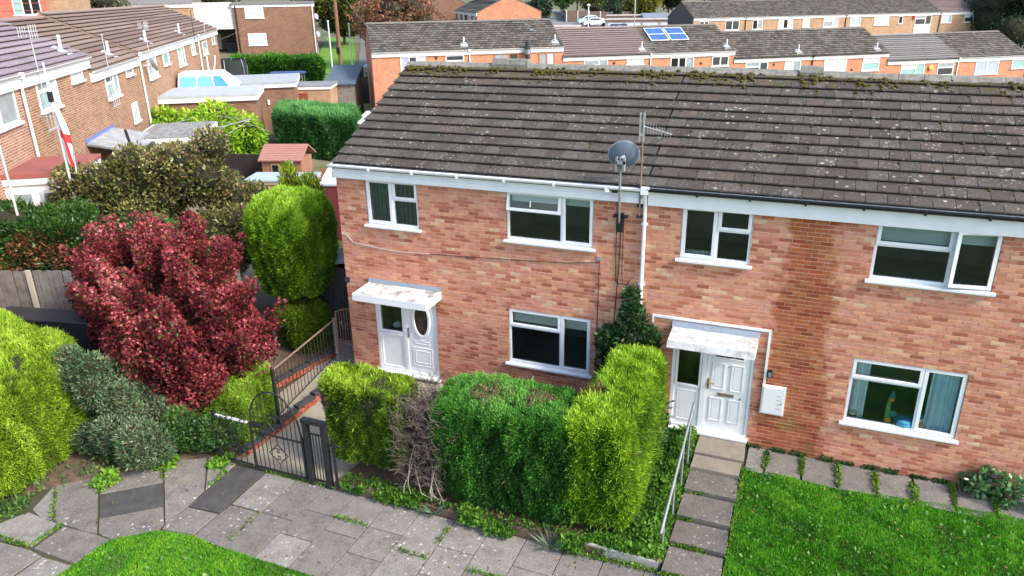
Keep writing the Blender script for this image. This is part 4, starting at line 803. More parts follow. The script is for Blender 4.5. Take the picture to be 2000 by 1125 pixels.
for (x0, y0, x1, y1, n) in [(-2.72,-4.97,-2.22,-5.43,450),(-3.05,-5.65,-2.36,-6.30,900),(-1.9,-4.2,-1.37,-4.68,380),(-.42,-3.8,-.42,-4.5,120),(-2.05,-6.33,-2.07,-6.9,170),(-3.4,-6.95,-2.1,-6.95,300),(1.03,-4.77,1.03,-5.6,50),(2.38,-4.4,3.06,-4.4,110),(3.75,-4.75,4.43,-4.75,70),(5.1,-4.75,5.8,-4.74,120),(4.43,-3.9,4.43,-4.4,70),(8.1,-1.81,8.5,-1.81,60),(8.1,-2.51,8.4,-2.52,110),(8.2,-3.14,8.75,-3.14,220),(8.1,-3.8,8.75,-3.8,260),(8.06,-1.0,8.06,-3.6,500),(9.06,-1.0,9.06,-4.2,420),(.3,-3.72,2.0,-3.70,260),(6.8,-3.75,8.0,-3.72,420)]:
    d = max(.001, math.hypot(x1-x0, y1-y0)); nx, ny = -(y1-y0)/d*.035, (x1-x0)/d*.035
    z = -.445 if y0 < -3.6 and x0 < 8.05 else (lambda X, Y: np.interp(Y, [-4,-3.1,-2.5,-1.8,-.7], [-.40,-.31,-.24,-.17,-.06]))
    patch('joint_weeds', [(x0-nx,y0-ny),(x1-nx,y1-ny),(x1+nx,y1+ny),(x0+nx,y0+ny)], z, max(30, n), .055, .028, JW, .06)
for (x, y) in [(-1.75,-4.25),(-.72,-3.82),(-2.35,-5.15)]: patch('joint_weeds', [(x-.2,y-.2),(x+.2,y-.2),(x+.2,y+.2),(x-.2,y+.2)], -.44, 330, .10, .05, [(.08,.17,.02),(.15,.32,.03),(.25,.45,.05)], .18)
i = 0
for x, y, w, lab in [(12.72,-.24,.34,'round leafy plant left of the garden lamp against the wall'),(13.42,-.25,.42,'taller pale leafy plant right of the garden lamp against the wall'),(13.95,-.3,.4,'sprawling leafy plant at the right edge of the wall foot')]:
    bush('leafy_plant', lab, 'plant', (x,y,-.08), [((x+rnd.gauss(0,w*.35),y+rnd.gauss(0,.1),.08+.12*i+rnd.gauss(0,.06)), (w*.38,w*.3,.12+.06*(i == 1))) for _ in range(4)], 420, .10, .07, [(.03,.08,.03),(.06,.15,.05),(.12,.24,.08),(.2,.32,.12)], stems=4, core=.4, mat_=LEAFG, group='plants along the house wall'); i += (i == 0)
patch('ivy', [(7.25,-1.3),(7.5,-1.3),(7.5,-.15),(7.25,-.15)], lambda x, y: .0+0*x, 1600, .10, .06, [(.02,.06,.025),(.05,.12,.05),(.12,.20,.10)], 1.15, m=LEAFG)
patch('kerb_weeds', [(-5.2,-7.6),(-3.2,-6.3),(-3.0,-5.35),(-2.0,-4.35),(-1.15,-3.72),(-.95,-3.5),(-2.3,-4.0),(-3.7,-5.2)], -.42, 4200, .085, .04, [(.03,.07,.02),(.07,.14,.03),(.13,.23,.05),(.2,.3,.08)], .22)
patch('bed_litter', [(2.1,-3.68),(7.9,-3.64),(7.9,-3.3),(2.1,-3.3)], -.31, 2600, .06, .03, [(.05,.035,.02),(.13,.08,.05),(.22,.14,.08)], .05)
patch('bed_weeds', [(2.0,-3.66),(7.4,-3.64),(7.4,-3.35),(2.0,-3.35)], -.31, 1500, .07, .04, WEED, .10)
patch('dry_stems', [(9.1,-3.95),(9.5,-3.95),(9.75,-4.25),(9.1,-4.3)], -.40, 260, .22, .012, [(.22,.15,.06),(.38,.28,.14)], .1)
t = thing('litter', 'small white crumpled litter on the lawn beside the steps', 'litter', (9.28,-3.62,-.30)); M().lathe((0,0,0), [(.03,-.03),(.06,.0),(.05,.035),(.015,.05)], 6, (.3,.2,1)).obj('paper', WHITE, t)
patch('kerb_weeds', [(-6.5,-8.6),(-3.9,-7.5),(-3.3,-6.85),(-2.95,-6.35),(-3.3,-6.0),(-5,-6.9),(-6.5,-7.6)], -.47, 6500, .085, .035, [(.03,.08,.02),(.08,.18,.03),(.15,.30,.04),(.24,.40,.07)], .16)
LITC = [(.10,.055,.02),(.22,.12,.03),(.35,.22,.06),(.30,.08,.04)]
patch('fallen_leaves', [(-3.4,-7.2),(-1.0,-3.9),(8.0,-3.75),(8.0,-5.7),(-.3,-5.75)], -.447, 420, .05, .035, LITC, .012)
patch('fallen_leaves', [(9.1,-4.6),(13.8,-4.6),(13.8,-.1),(9.1,-.1)], lambda X, Y: np.where(Y > -.9, -.07, zlawn(X, Y)+.04), 170, .05, .035, LITC, .012)
patch('lawn_weeds', [(9.2,-4.5),(13.8,-4.5),(13.8,-1.0),(9.2,-1.0)], lambda X, Y: zlawn(X, Y)+.02, 1500, .07, .045, [(.05,.16,.02),(.10,.26,.04),(.20,.36,.09)], .03)
patch('lawn_weeds', [(-1.0,-7.6),(-.3,-5.9),(2.8,-5.85),(1.0,-7.6)], -.44, 500, .07, .045, [(.05,.16,.02),(.10,.26,.04),(.20,.36,.09)], .03)
# ------------------------------------------------------------------ things in front of the houses
def bars(t, pts, z0, z1, r=.009, m=BLACKM, name='bar'):
    for (x, y) in pts:
        zb = z0(x) if callable(z0) else z0; zt = z1(x) if callable(z1) else z1
        M().tube((x,y,zb),(x,y,zt),r,6).obj(name, m, t)
g = thing('garden_gate', 'black wrought iron gate with arched top on the paving', 'gate', (.07,-3.72,-.45)); q = M()
zt = lambda x: .92+.98*math.sqrt(max(0, 1-((x-.62)/.60)**2))**.9*.95 if 0 < x < 1.24 else .92
arch = [(.02+1.2*i/20, 0, zt(.021+1.198*i/20)) for i in range(21)]
q.path(arch, .018, 7); q.box(0,.04,-.02,.02,.05,1.0); q.box(1.20,1.24,-.02,.02,.05,1.0); q.box(.04,1.2,-.012,.012,.08,.115); q.box(.04,1.2,-.012,.012,.88,.91); q.box(.02,.30,-.03,.03,1.02,1.10)
q.obj('frame', BLACKM, g); bars(g, [(.04+1.16*i/11, 0) for i in range(1, 11) if i not in (5, 6)], .1, lambda x: zt(x)-.01)
for zc in (.50, 1.22):
    q = M(); q.path([(.62,0,zc-.22),(.84,0,zc),(.62,0,zc+.22),(.40,0,zc),(.62,0,zc-.22)], .010, 5)
    for sx, sz in ((1,1),(-1,1),(1,-1),(-1,-1)): q.path([(.62+sx*(.03+.09*cos(a)*(1-a/9)),0,zc+sz*(.07+.07*sin(a)*(1-a/9))) for a in [k*.7 for k in range(8)]], .007, 5)
    q.path([(.62,0,.1 if zc < 1 else zc-.5),(.62,0,zc-.22)], .009, 5); q.path([(.62,0,zc+.22),(.62,0,zc+.28)], .009, 5); q.obj('diamond_ornament', BLACKM, g)
g = thing('railing_section', 'short black iron railing panel left of the arched gate', 'railing', (-.76,-3.74,-.45), group='railing panels beside the gate'); q = M()
q.box(-.035,.035,-.035,.035,0,1.16); q.box(.035,.80,-.012,.012,.10,.13); q.box(.035,.80,-.012,.012,.46,.49); q.obj('frame', BLACKM, g); q = M(); q.box(.035,.80,-.02,.02,1.07,1.11); q.obj('worn_top_rail', mat('worn_white_paint', (.62,.62,.60), .7, col2=(.04,.04,.04), scale=12, lo=.5, hi=.56), g)
bars(g, [(.15*i+.06, 0) for i in range(1, 5)], .1, 1.08); q = M(); q.path([(.1+.09*i, 0, .40+.09*sin(i*1.6)) for i in range(8)], .008, 5); q.obj('scroll', BLACKM, g)
g = thing('railing_section', 'narrow black iron railing panel right of the arched gate', 'railing', (1.33,-3.70,-.45), group='railing panels beside the gate'); q = M()
q.box(.02,.12,-.05,.05,0,1.36); q.box(.42,.52,-.05,.05,0,1.36); q.box(.0,.54,-.055,.055,1.36,1.44); q.box(.12,.42,-.012,.012,.1,.13); q.box(.12,.42,-.012,.012,1.12,1.15); q.obj('frame', BLACKM, g); bars(g, [(.20,0),(.27,0),(.34,0)], .1, 1.14)
q = M(); q.box(.62,.66,-.02,.02,.02,1.1); q.box(.52,.80,-.01,.01,.95,.98); q.obj('end_bracket', BLACKM, g)
# railing on the low brick edging
P1, P2 = Vector((-.23,-2.55,0)), Vector((-.58,.16,0))
g = thing('iron_railing', 'rusty topped iron railing along the side path', 'railing', P1); L_ = (P2-P1)
q = M(); q.box(-.03,.03,-.03,.03,-.25,1.16); q.tube((0,0,1.16),(0,0,1.22),.04,8,.01); q.obj('post', BLACKM, g); q = M(); q.box(L_.x-.03,L_.x+.03,L_.y-.03,L_.y+.03,-.05,1.12); q.obj('post', GREYM, g)
q = M(); q.tube((0,0,1.12),(L_.x,L_.y,1.08),.022,6); q.obj('top_rail', RUST, g); q = M(); q.tube((0,0,.06),(L_.x,L_.y,.18),.014,6); q.obj('bottom_rail', BLACKM, g)
for i in range(1, 19):
    f_ = i/19; M().tube((L_.x*f_,L_.y*f_,.05+.12*f_),(L_.x*f_,L_.y*f_,1.11-.04*f_),.0085,6).obj('bar', mat('dark_rusty_iron', (.06,.045,.04), .7, .3, col2=(.03,.025,.025), scale=20) if i == 1 else bpy.data.materials['dark_rusty_iron'], g)
g = thing('side_gate', 'narrow iron gate between railing and the house corner', 'gate', (P2.x+.04,P2.y,0)); q = M()
q.box(0,.03,-.015,.015,.05,1.3); q.box(.47,.50,-.015,.015,.05,1.45); q.path([(.0,0,1.28),(.15,0,1.36),(.32,0,1.40),(.49,0,1.45)], .014, 6); q.box(.03,.47,-.01,.01,.10,.13); q.box(.03,.47,-.01,.01,.48,.505); q.obj('frame', RUST, g)
bars(g, [(.03+.44*i/6, 0) for i in range(1, 6)], .1, lambda x: 1.30+.28*x, .008, RUST); q = M(); q.path([(.1+.05*i,0,.95+.12*sin(i*1.8)) for i in range(6)], .007, 5); q.obj('scroll', RUST, g)
RB = [mat('edging_brick', (.33,.085,.045), .9, col2=(.26,.07,.04), scale=9, bump=.3), mat('edging_brick_pale', (.37,.12,.07), .9, col2=(.29,.085,.05), scale=9)]
COPE = mat('black_coping', (.035,.037,.042), .8, col2=(.06,.06,.065), scale=6)
def edging(label, A, B, z0a, z0b, h):
    A = Vector(A); B = Vector(B); d = (B-A); n = int(d.length/.225); ang = math.degrees(math.atan2(d.y, d.x))
    t = thing('brick_edging', label, 'edging', (A.x,A.y,0), ang, 'low brick edgings of the garden path'); l = d.length
    for c in range(int(h/.075)):
        for i in range(n+1):
            x = i*.225+(.11 if c % 2 else 0)
            if x+.2 > l: continue
            z = z0a+(z0b-z0a)*x/l+c*.075; M().bev(x+.005,x+.218,-.055+rnd.uniform(-.003,.003),.055,z,z+.067,.004).obj('brick', rnd.choice(RB), t)
    k = int(l/.45)
    for i in range(k):
        a, b = l*i/k, l*(i+1)/k; z = z0a+(z0b-z0a)*(a+b)/2/l+int(h/.075)*.075
        M().bev(a+.004,b-.004,-.085,.085,z,z+.07,.012).obj('coping', COPE, t)
    return t
edging('long low red brick edging with black coping right of the path railing', (-.44,-3.5), (.05,-.55), -.47, -.02, .16)
edging('short low red brick edging with black coping at the side path bed', (-1.42,-1.75), (-.85,.5), -.18, -.03, .16)
kind(M().prism([(-2.4,-1.9),(-1.45,-1.75),(-.92,.4),(-1.4,1.2),(-2.6,1.2)], -.4, .04).obj('planting_bed', SOIL), 'structure')
# handrail beside the steps
g = thing('handrail', 'grey tubular steel handrail beside the slab steps', 'handrail', (8.04,-.7,0)); q = M()
rz_ = lambda y: 1.06+(y+.75)*.288
q.path([(0,-.05,rz_(-.75)),(0,-2.9,rz_(-3.6))], .024, 10); q.obj('rail', GREYM, g)
for y, zb in ((-1.05,-.1),(-1.72,-.2),(-2.5,-.3),(-3.36,-.42)): M().tube((.0,y+.7,zb),(.0,y+.7,rz_(y)-.01),.02,9).obj('post', GREYM, g)
PLK = mat('weathered_plank', (.36,.35,.34), .95, col2=(.24,.23,.22), scale=7, bump=.3)
t = thing('planter_board', 'weathered grey plank edging the bed beside the steps', 'plank', (6.82,-3.66,-.45)); M().hexa([(0,0,.02),(1.22,-.02,.0),(1.22,.03,.0),(0,.05,.02)], [(0,0,.18),(1.22,-.02,.17),(1.22,.03,.17),(0,.05,.18)]).obj('board', PLK, t)
for x in (.36,1.16): M().box(x,x+.09,.05,.11,-.1,.16).obj('stake', mat('brown_stake', (.25,.18,.13), .95) if x < 1 else bpy.data.materials['brown_stake'], t)
t = thing('garden_lamp', 'small black solar garden lamp against the brick wall', 'lamp', (13.1,-.2,-.08)); q = M(); q.tube((0,0,0),(0,0,.34),.012,7); q.lathe((0,0,.34), [(.03,0),(.05,.06),(.11,.10),(.11,.115),(.02,.15)], 10); q.obj('lamp_post', BLACKP, t); M().lathe((0,0,.30), [(.03,0),(.045,.05),(.045,.09)], 8).obj('lens', GREYM, t)
t = thing('meter_box', 'white meter cupboard fixed on the wall right of the right door', 'meter box', (9.40,0,1.0)); q = M(); q.bev(-.215,.215,-.06,0,-.30,.31,.01); q.obj('box', WHITE2, t)
q = M(); q.bev(-.185,.185,-.072,-.06,-.27,.28,.006); q.obj('cupboard_door', mat('scuffed_white', (.76,.76,.75), .6, col2=(.55,.55,.54), scale=4, lo=.55, hi=.9), t); q = M(); q.lathe((.15,-.072,-.03), [(.014,0),(.014,.006),(.004,.008)], 8, (0,-1,0))
for z in (.12,.03,-.06,-.15): q.box(.06,.14+.02*sin(z*40),-.0735,-.0715,z,z+.006)
q.obj('lock_marks', BLACKP, t)
t = thing('key_safe', 'small black key safe on the wall above the meter cupboard', 'key safe', (9.29,0,1.55)); M().bev(-.04,.04,-.05,0,-.075,.075,.012).obj('case', BLACKP, t); M().bev(-.025,.025,-.058,-.05,-.06,.03,.004).obj('cover', GREYM, t)
t = thing('satellite_dish', 'blue grey satellite dish on a pole in front of the roof', 'satellite dish', (6.31,-.06,4.2)); DISH = mat('dish_grey', (.10,.135,.19), .55, col2=(.13,.165,.22), scale=5)
ax = Vector((-.22,.90,.36)).normalized(); cc = Vector((.05,-.08,1.32)); pr = [(.02,-.075),(.10,-.068),(.19,-.045),(.26,-.012),(.285,0),(.278,.004),(.19,-.033),(.10,-.055),(.02,-.062)]
q = M(); q.lathe(cc, pr, 28, ax); o = q.obj('dish', DISH, t, smooth=True); M().lathe(cc, [(.283,-.004),(.292,0),(.283,.006)], 28, ax).obj('rim', mat('dish_rim', (.35,.38,.42), .5), o)
q = M(); q.tube((0,-.02,-.05),(.02,-.18,1.02),.022,9); q.tube((.02,-.18,1.02),(.03,-.24,1.30),.022,9); q.obj('pole', GREYM, t); q = M(); q.box(-.12,.15,-.05,.06,.12,.16); q.box(-.03,.07,-.05,.06,-.16,.2); q.obj('wall_bracket', BLACKP, t)
q = M(); q.tube(cc-ax*.07, Vector((.03,-.24,1.27)), .035, 8); q.box(-.06,.12,-.30,-.24,1.18,1.24); q.box(-.05,-.02,-.30,-.2,1.05,1.3); q.box(.09,.12,-.30,-.2,1.05,1.3); q.obj('mount', mat('mount_grey', (.3,.33,.36), .5, .4), t)
t = thing('tv_aerial', 'television aerial on a rusty pole at the eaves between the houses', 'aerial', (6.68,-.08,4.3)); q = M(); q.tube((0,0,0),(.02,-.10,1.82),.017,8); q.obj('pole', RUST, t)
q = M(); q.tube((-.02,-.1,1.76),(.52,-.06,1.62),.011,6)
for i in range(9): x = .10+.05*i; q.tube((x,-.1+.04*x,1.62-.02*i*.3),(x,-.1+.04*x,1.84-.02*i),.004,4)
q.box(-.045,.04,-.125,-.095,1.58,1.62); q.box(-.045,-.02,-.13,-.09,1.48,1.98); q.box(.02,.045,-.13,-.09,1.48,1.98); q.obj('antenna', ALU, t); q = M(); q.box(-.05,.05,-.02,.06,.05,.09); q.box(-.05,.05,-.02,.06,.25,.29); q.obj('bracket', BLACKM, t)
# on the right house's lower sill
def toy(name, label, cat, x, mats, prof):
    t = thing(name, label, cat, (x,.17,.83))
    for k, (m, pr, dz, dx) in enumerate(prof): M().lathe((dx,0,dz), pr, 10).obj('piece', mats[m], t, smooth=True)
    return t
TC = [mat('toy_green', (.20,.42,.12), .7), mat('toy_orange', (.75,.33,.06), .7), mat('toy_teal', (.05,.30,.36), .7), mat('toy_blue', (.06,.22,.50), .7), mat('toy_cream', (.62,.55,.42), .7)]
BALL = lambda r: [(.01,-r),(r*.7,-r*.7),(r,0),(r*.7,r*.7),(.01,r)]
toy('soft_toy', 'tall green and orange soft toy standing on window sill', 'toy', 11.37, TC, [(1,BALL(.07),.07,.02),(0,[(.05,0),(.045,.2),(.035,.36)],.1,0),(1,BALL(.055),.50,.03),(2,[(.05,0),(.03,.09),(.01,.14)],.53,.04),(2,BALL(.065),.21,.09)])
t = toy('soft_toy', 'blue striped soft cushion lying on window sill', 'cushion', 11.66, TC, [(3,[(.02,0),(.15,.03),(.17,.09),(.13,.16),(.04,.20)],0,0),(2,[(.165,.0),(.173,.02),(.165,.04)],.05,0),(2,[(.16,.0),(.165,.02),(.15,.04)],.11,0)])
toy('soft_toy', 'small orange and grey toy beside the blue curtain', 'toy', 11.92, TC, [(1,BALL(.055),.06,0),(4,BALL(.05),.16,0),(2,[(.02,0),(.03,.05),(.01,.09)],.2,0)])
toy('plant_pot', 'small dark pot with cream top at the left end of the sill', 'pot', 10.80, [BLACKP, TC[4]], [(0,[(.05,0),(.07,.08)],0,0),(1,[(.075,0),(.08,.03),(.04,.06)],.08,0)])
# fence at the far left
FW = mat('weathered_fence', (.21,.195,.18), .95, col2=(.11,.10,.095), scale=5, bump=.5, bscale=30)
t = thing('timber_fence', 'weathered grey timber fence of upright planks below the red green hedge', 'fence', (-11.6,-3.17,.35), 20.6); x = 0
FV = [M().hexa([(0,-.012,0),(.110,-.012,0),(.110,.012,0),(0,.012,0)], [(0,-.012,1.72+r),(.110,-.012,1.72-r),(.110,.012,1.72-r),(0,.012,1.72+r)]).mesh('plank', FW) for r in (.0,.008,-.006,.015)]
for i in range(74):
    o = link('plank', FV[i % 4], t, (x, rnd.uniform(-.008,.008), rnd.uniform(-.02,.02))); o.rotation_euler = (0, R_(rnd.uniform(-.5,.5)), 0); x += .123
for i in range(5): M().box(1.9*i,1.9*i+.11,-.07,-.013,0,1.76).obj('post', mat('pale_post', (.42,.38,.31), .9) if i == 0 else bpy.data.materials['pale_post'], t)
M().box(0,9.1,.013,.06,.3,.38).obj('rail', FW, t)
t = thing('water_butt_lid', 'dark grey plastic trough behind the broad golden hedge', 'trough', (-6.6,-2.55,-.4), 12); M().box(-1.3,1.3,-.3,.3,0,1.75).obj('body', mat('charcoal_plastic', (.03,.032,.036), .5), t); M().bev(-1.33,1.33,-.33,.33,1.75,1.83,.02).obj('lid', bpy.data.materials['charcoal_plastic'], t)

# ------------------------------------------------------------------ neighbouring rows
PANES = {'d': mat('dark_window_pane', (.03,.037,.045), .12, col2=(.06,.07,.075), scale=2, spec=.7), 'w': mat('netted_window_pane', (.50,.55,.55), .3, col2=(.40,.46,.46), scale=3), 't': mat('teal_window_pane', (.22,.40,.38), .2, col2=(.30,.46,.44), scale=3), 'g': mat('grey_window_pane', (.22,.26,.28), .2, col2=(.32,.36,.37), scale=3), 'b': mat('bluish_window_pane', (.30,.36,.48), .25, col2=(.42,.46,.54), scale=6), 'k': mat('black_window_pane', (.012,.012,.014), .15)}
WOOD = mat('orange_wood', (.42,.13,.045), .6); FWHITE = mat('far_white_trim', (.70,.705,.71), .5)
def fwin(par, x0, x1, z0, z1, lay, panes='ww', fm=None, sill=True):
    fm = fm or FWHITE; f = M(); w = .07; y0, y1 = -.035, .05; R = []
    f.box(x0,x0+w,y0,y1,z0,z1); f.box(x1-w,x1,y0,y1,z0,z1); f.box(x0+w,x1-w,y0,y1,z1-w,z1); f.box(x0+w,x1-w,y0,y1,z0,z0+w)
    a, b, c, d = x0+w, x1-w, z0+w, z1-w
    if lay == '1': R = [(a,b,c,d)]
    elif lay == '2': xm = (a+b)/2; f.box(xm-.05,xm+.05,y0,y1,c,d); R = [(a,xm-.05,c,d),(xm+.05,b,c,d)]
    elif lay == '3':
        k = (b-a)/3
        for i in (1, 2): f.box(a+k*i-.05,a+k*i+.05,y0,y1,c,d)
        R = [(a,a+k-.05,c,d),(a+k+.05,a+2*k-.05,c,d),(a+2*k+.05,b,c,d)]
    elif lay == 'L':
        xm = a+(b-a)*.64; zm = d-(d-c)*.32; f.box(xm-.05,xm+.05,y0,y1,c,d); f.box(a,xm-.05,y0,y1,zm-.05,zm+.05); R = [(a,xm-.05,zm+.05,d),(a,xm-.05,c,zm-.05),(xm+.05,b,c,d)]
    elif lay == 'T': zm = d-(d-c)*.36; f.box(a,b,y0,y1,zm-.05,zm+.05); R = [(a,b,zm+.05,d),(a,b,c,zm-.05)]
    elif lay == 'H': zm = (d+c)/2; f.box(a,b,y0,y1,zm-.04,zm+.04); R = [(a,b,zm+.04,d),(a,b,c,zm-.04)]
    o = f.obj('window', fm, par)
    for i, (p0, p1, q0, q1) in enumerate(R): M().box(p0,p1,-.005,.03,q0,q1).obj('pane', PANES[panes[i % len(panes)]], o)
    if sill: M().box(x0-.07,x1+.07,-.10,.05,z0-.07,z0).obj('sill', fm, o)
    return o
def fhouse(name, label, loc, rz, w, wins, bmat, bside, tmat, mode, group, z0=-1.5, eave=4.95, pipe=None, pipem=None, gut=None, d=7.1, fas=.34, fmat=None, vent=None, courses=13, bz=None, ov=(.0,.0)):
    t = thing(name, label, 'house', loc, rz, group); rise = 1.75; fm = fmat or FWHITE
    M().add([(0,0,z0),(w,0,z0),(w,0,eave),(0,0,eave)], [(0,1,2,3)]).obj('front_wall', bmat, t)
    q = M(); q.add([(0,0,z0),(0,d,z0),(0,d,eave),(0,d/2,eave+rise-.05),(0,0,eave)], [(4,3,2,1,0)]); q.add([(w,0,z0),(w,d,z0),(w,d,eave),(w,d/2,eave+rise-.05),(w,0,eave)], [(0,1,2,3,4)]); q.add([(0,d,z0),(w,d,z0),(w,d,eave),(0,d,eave)], [(0,3,2,1)]); q.obj('side_wall', bside, t)
    M().box(-ov[0],w+ov[1],-.09,0.01,eave-fas,eave-.04).obj('fascia', fm, t); gutter(t, -ov[0], w+ov[1], -.15, eave-.01, gut or fm, .06, brackets=99)
    sl = math.atan2(rise, d/2+.12); q = M(); q.profx([(-.12,eave+.0),(d/2,eave+rise-.02),(d+.12,eave),(d+.1,eave-.06),(d/2,eave+rise-.12),(-.1,eave-.06)], -.03-ov[0], w+.03+ov[1]); rf = q.obj('roof', tmat, t, tint=.4)
    g = (d/2+.12)/cos(sl)/courses
    if mode == 'tiles':
        q = M(); ti = []
        for c in range(courses):
            y = -.12+c*g*cos(sl); z = eave+.0+c*g*sin(sl)+.045; sh = .165 if c % 2 else 0
            for k in range(-1, int(w/.33)+1):
                a, b = max(-.03, sh+k*.33+.014), min(w+.03, sh+k*.33+.316)
                if b-a < .05: continue
                e = g*1.08; j = rnd.uniform(-.008,.008); n = len(q.f)
                z += .045; q.hexa([(a,y,z-.03),(b,y,z-.03),(b,y+e*cos(sl),z-.11+e*sin(sl)),(a,y+e*cos(sl),z-.11+e*sin(sl))], [(a,y,z+j),(b,y,z+j),(b,y+e*cos(sl),z+e*sin(sl)-.085),(a,y+e*cos(sl),z+e*sin(sl)-.085)]); z -= .045; ti += [rnd.random()]*(len(q.f)-n)
        kind(q.obj('roof_tiles', tmat, rf, tint=ti), 'stuff')
    else:
        for c in range(courses):
            y = -.12+c*g*cos(sl); z = eave+c*g*sin(sl)+.10; e = g*1.06; q = M()
            q.hexa([(-.03-ov[0],y,z-.035),(w+.03+ov[1],y,z-.035),(w+.03+ov[1],y+e*cos(sl),z-.12+e*sin(sl)),(-.03-ov[0],y+e*cos(sl),z-.12+e*sin(sl))], [(-.03-ov[0],y,z),(w+.03+ov[1],y,z),(w+.03+ov[1],y+e*cos(sl),z+e*sin(sl)-.095),(-.03-ov[0],y+e*cos(sl),z+e*sin(sl)-.095)])
            q.obj('tile_course', tmat, rf, tint=rnd.random())
    M().profx([(d/2-.2,eave+rise-.03),(d/2-.05,eave+rise+.06),(d/2+.05,eave+rise+.06),(d/2+.2,eave+rise-.03)], -.02-ov[0], w+.02+ov[1]).obj('ridge', tmat, rf, tint=.8)
    for a in wins: fwin(t, *a)
    if pipe is not None:
        q = M(); q.tube((pipe,-.07,eave-.1),(pipe,-.07,z0),.045,8); q.box(pipe-.08,pipe+.08,-.2,-.05,eave-.14,eave+.02); q.obj('downpipe', pipem or fm, t)
    if vent is not None:
        q = M(); v = vent; y = .42; z = eave+(y+.12)*rise/(d/2+.12); q.tube((v,y,z-.1),(v,y,z+.55),.055,9); q.obj('vent_pipe', FWHITE, rf); q = M(); q.hexa([(v-.28,y-.28,z-.10),(v+.28,y-.28,z-.10),(v+.28,y+.22,z+.14),(v-.28,y+.22,z+.14)], [(v-.24,y-.24,z-.06),(v+.24,y-.24,z-.06),(v+.1,y+.2,z+.2),(v-.1,y+.2,z+.2)]); q.obj('flashing', mat('lead_flashing', (.42,.46,.50), .5) if 'lead_flashing' not in bpy.data.materials else bpy.data.materials['lead_flashing'], rf)
    return t
BO = brick_tex('orange_brick', (.56,.23,.12), (.44,.155,.075), (.56,.38,.27)); BOs = brick_tex('orange_brick_side', (.56,.23,.12), (.44,.155,.075), (.56,.38,.27), 1)
BT = brick_tex('tan_brick', (.35,.185,.11), (.17,.085,.058), (.46,.33,.23), bias=-.1, msize=.012); BTs = brick_tex('tan_brick_side', (.43,.225,.135), (.24,.125,.085), (.50,.36,.25), 1, bias=-.1)
BPK = brick_tex('pinkish_brick', (.38,.20,.14), (.22,.11,.08), (.52,.40,.31), bias=-.1, msize=.012)
BB = brick_tex('brown_brick', (.26,.135,.085), (.17,.085,.058), (.30,.2,.14)); BBs = brick_tex('brown_brick_side', (.26,.135,.085), (.17,.085,.058), (.30,.2,.14), 1)
BSD = brick_tex('sand_brick', (.46,.29,.165), (.34,.195,.115), (.5,.38,.26)); BSDs = brick_tex('sand_brick_side', (.46,.29,.165), (.34,.195,.115), (.5,.38,.26), 1)
T_OLD = tile_mat('old_grey_tile', (.085,.078,.07), (.185,.172,.152), .5, .7, 3.0); T_MAUVE = tile_mat('mauve_tile', (.20,.155,.15), (.26,.205,.195), .0, -1, 60, False); T_GREY = tile_mat('grey_tile', (.17,.165,.16), (.26,.25,.24), .3, -.2, 60, False)
T_BRN = tile_mat('brown_tile', (.175,.125,.105), (.27,.20,.17), .25, -.3, 60, False); T_LIL = tile_mat('lilac_tile', (.235,.195,.22), (.30,.25,.275), .0, -1, 60, False)
# orange row behind (eight houses stepping down in pairs)
d2 = Vector((.8149,.5796,0)); o2 = Vector((-19.25,32.46,0)); Z2 = [4.58,4.58,3.89,3.89,3.32,3.32,2.70,2.70]
W2 = [[(1.91,3.65,3.60,4.6,'3','bdw'),(5.05,6.35,3.60,4.6,'T','d')], [(1.69,3.46,3.60,4.6,'L','gdd',WOOD),(4.98,6.15,3.60,4.58,'2','gw',WOOD)], [(1.58,3.42,3.60,4.6,'L','ggg'),(4.89,6.19,4.22,4.6,'1','w')], [(1.57,3.47,3.55,4.6,'3','kkg'),(4.96,6.34,3.86,4.58,'2','dd')],
      [(1.0,2.92,3.6,4.6,'L','gdd'),(4.36,5.77,3.75,4.6,'2','wg')], [(1.03,3.05,3.60,4.6,'L','www'),(4.5,6.05,3.62,4.6,'T','wt')], [(1.37,3.59,3.55,4.6,'L','wtt'),(4.87,6.4,3.60,4.6,'T','gd')], [(1.77,4.05,3.55,4.6,'2','bb'),(5.36,6.7,3.9,4.6,'1','t')]]
LB2 = ['orange brick house with grey tiles at the left end of the stepped row','orange brick house with wooden framed windows behind the black flue pipe','orange brick house with smooth mauve roof in the stepped row','orange brick house carrying two blue solar panels on its roof','orange brick house with mossy grey roof right of the solar panelled house','orange brick house with black downpipe and two white curtained windows','orange brick house with smooth grey striped roof and yellow alarm box','orange brick house with bluish curtained window at the right edge of the row']
R2 = []
for i in range(8):
    p = o2+d2*6.8*i; tm, md = ((T_MAUVE,'courses') if i == 2 else (T_GREY,'courses') if i == 6 else (T_OLD,'tiles'))
    R2.append(fhouse('terrace_house', LB2[i], (p.x,p.y,Z2[i]-4.95), 35.42, 6.8, W2[i], BO, BOs, tm, md, 'stepped orange brick terrace', -2, pipe=6.75 if i % 2 == 0 else None, pipem=BLACKP if i == 4 else None, gut=BLACKP if i in (2,4,5,6) else None, vent=[6.45,6.3,6.2,6.3,5.7,5.95,None,None][i]))
q = M(); q.lathe((4.12,-.07,4.27), [(.2,0),(.2,.06),(.1,.1)], 10, (0,-1,0)); q.obj('alarm_box', mat('yellow_box', (.65,.42,.08), .5), R2[6])
for h_, x, z in ((0,4.4,4.45),(3,4.06,4.10),(4,3.42,4.36),(5,3.6,3.72),(2,3.9,4.35)):
    q = M(); q.lathe((x,-.0,z), [(.10,0),(.10,.02),(.02,.03)], 10, (0,-1,0)); q.obj('vent_cover', BLACKP, R2[h_])
q = M(); q.bev(4.85,5.14,1.98,2.28,5.98,6.08,.02); q.obj('roof_vent', mat('slate_blue', (.2,.25,.32), .5), R2[1])
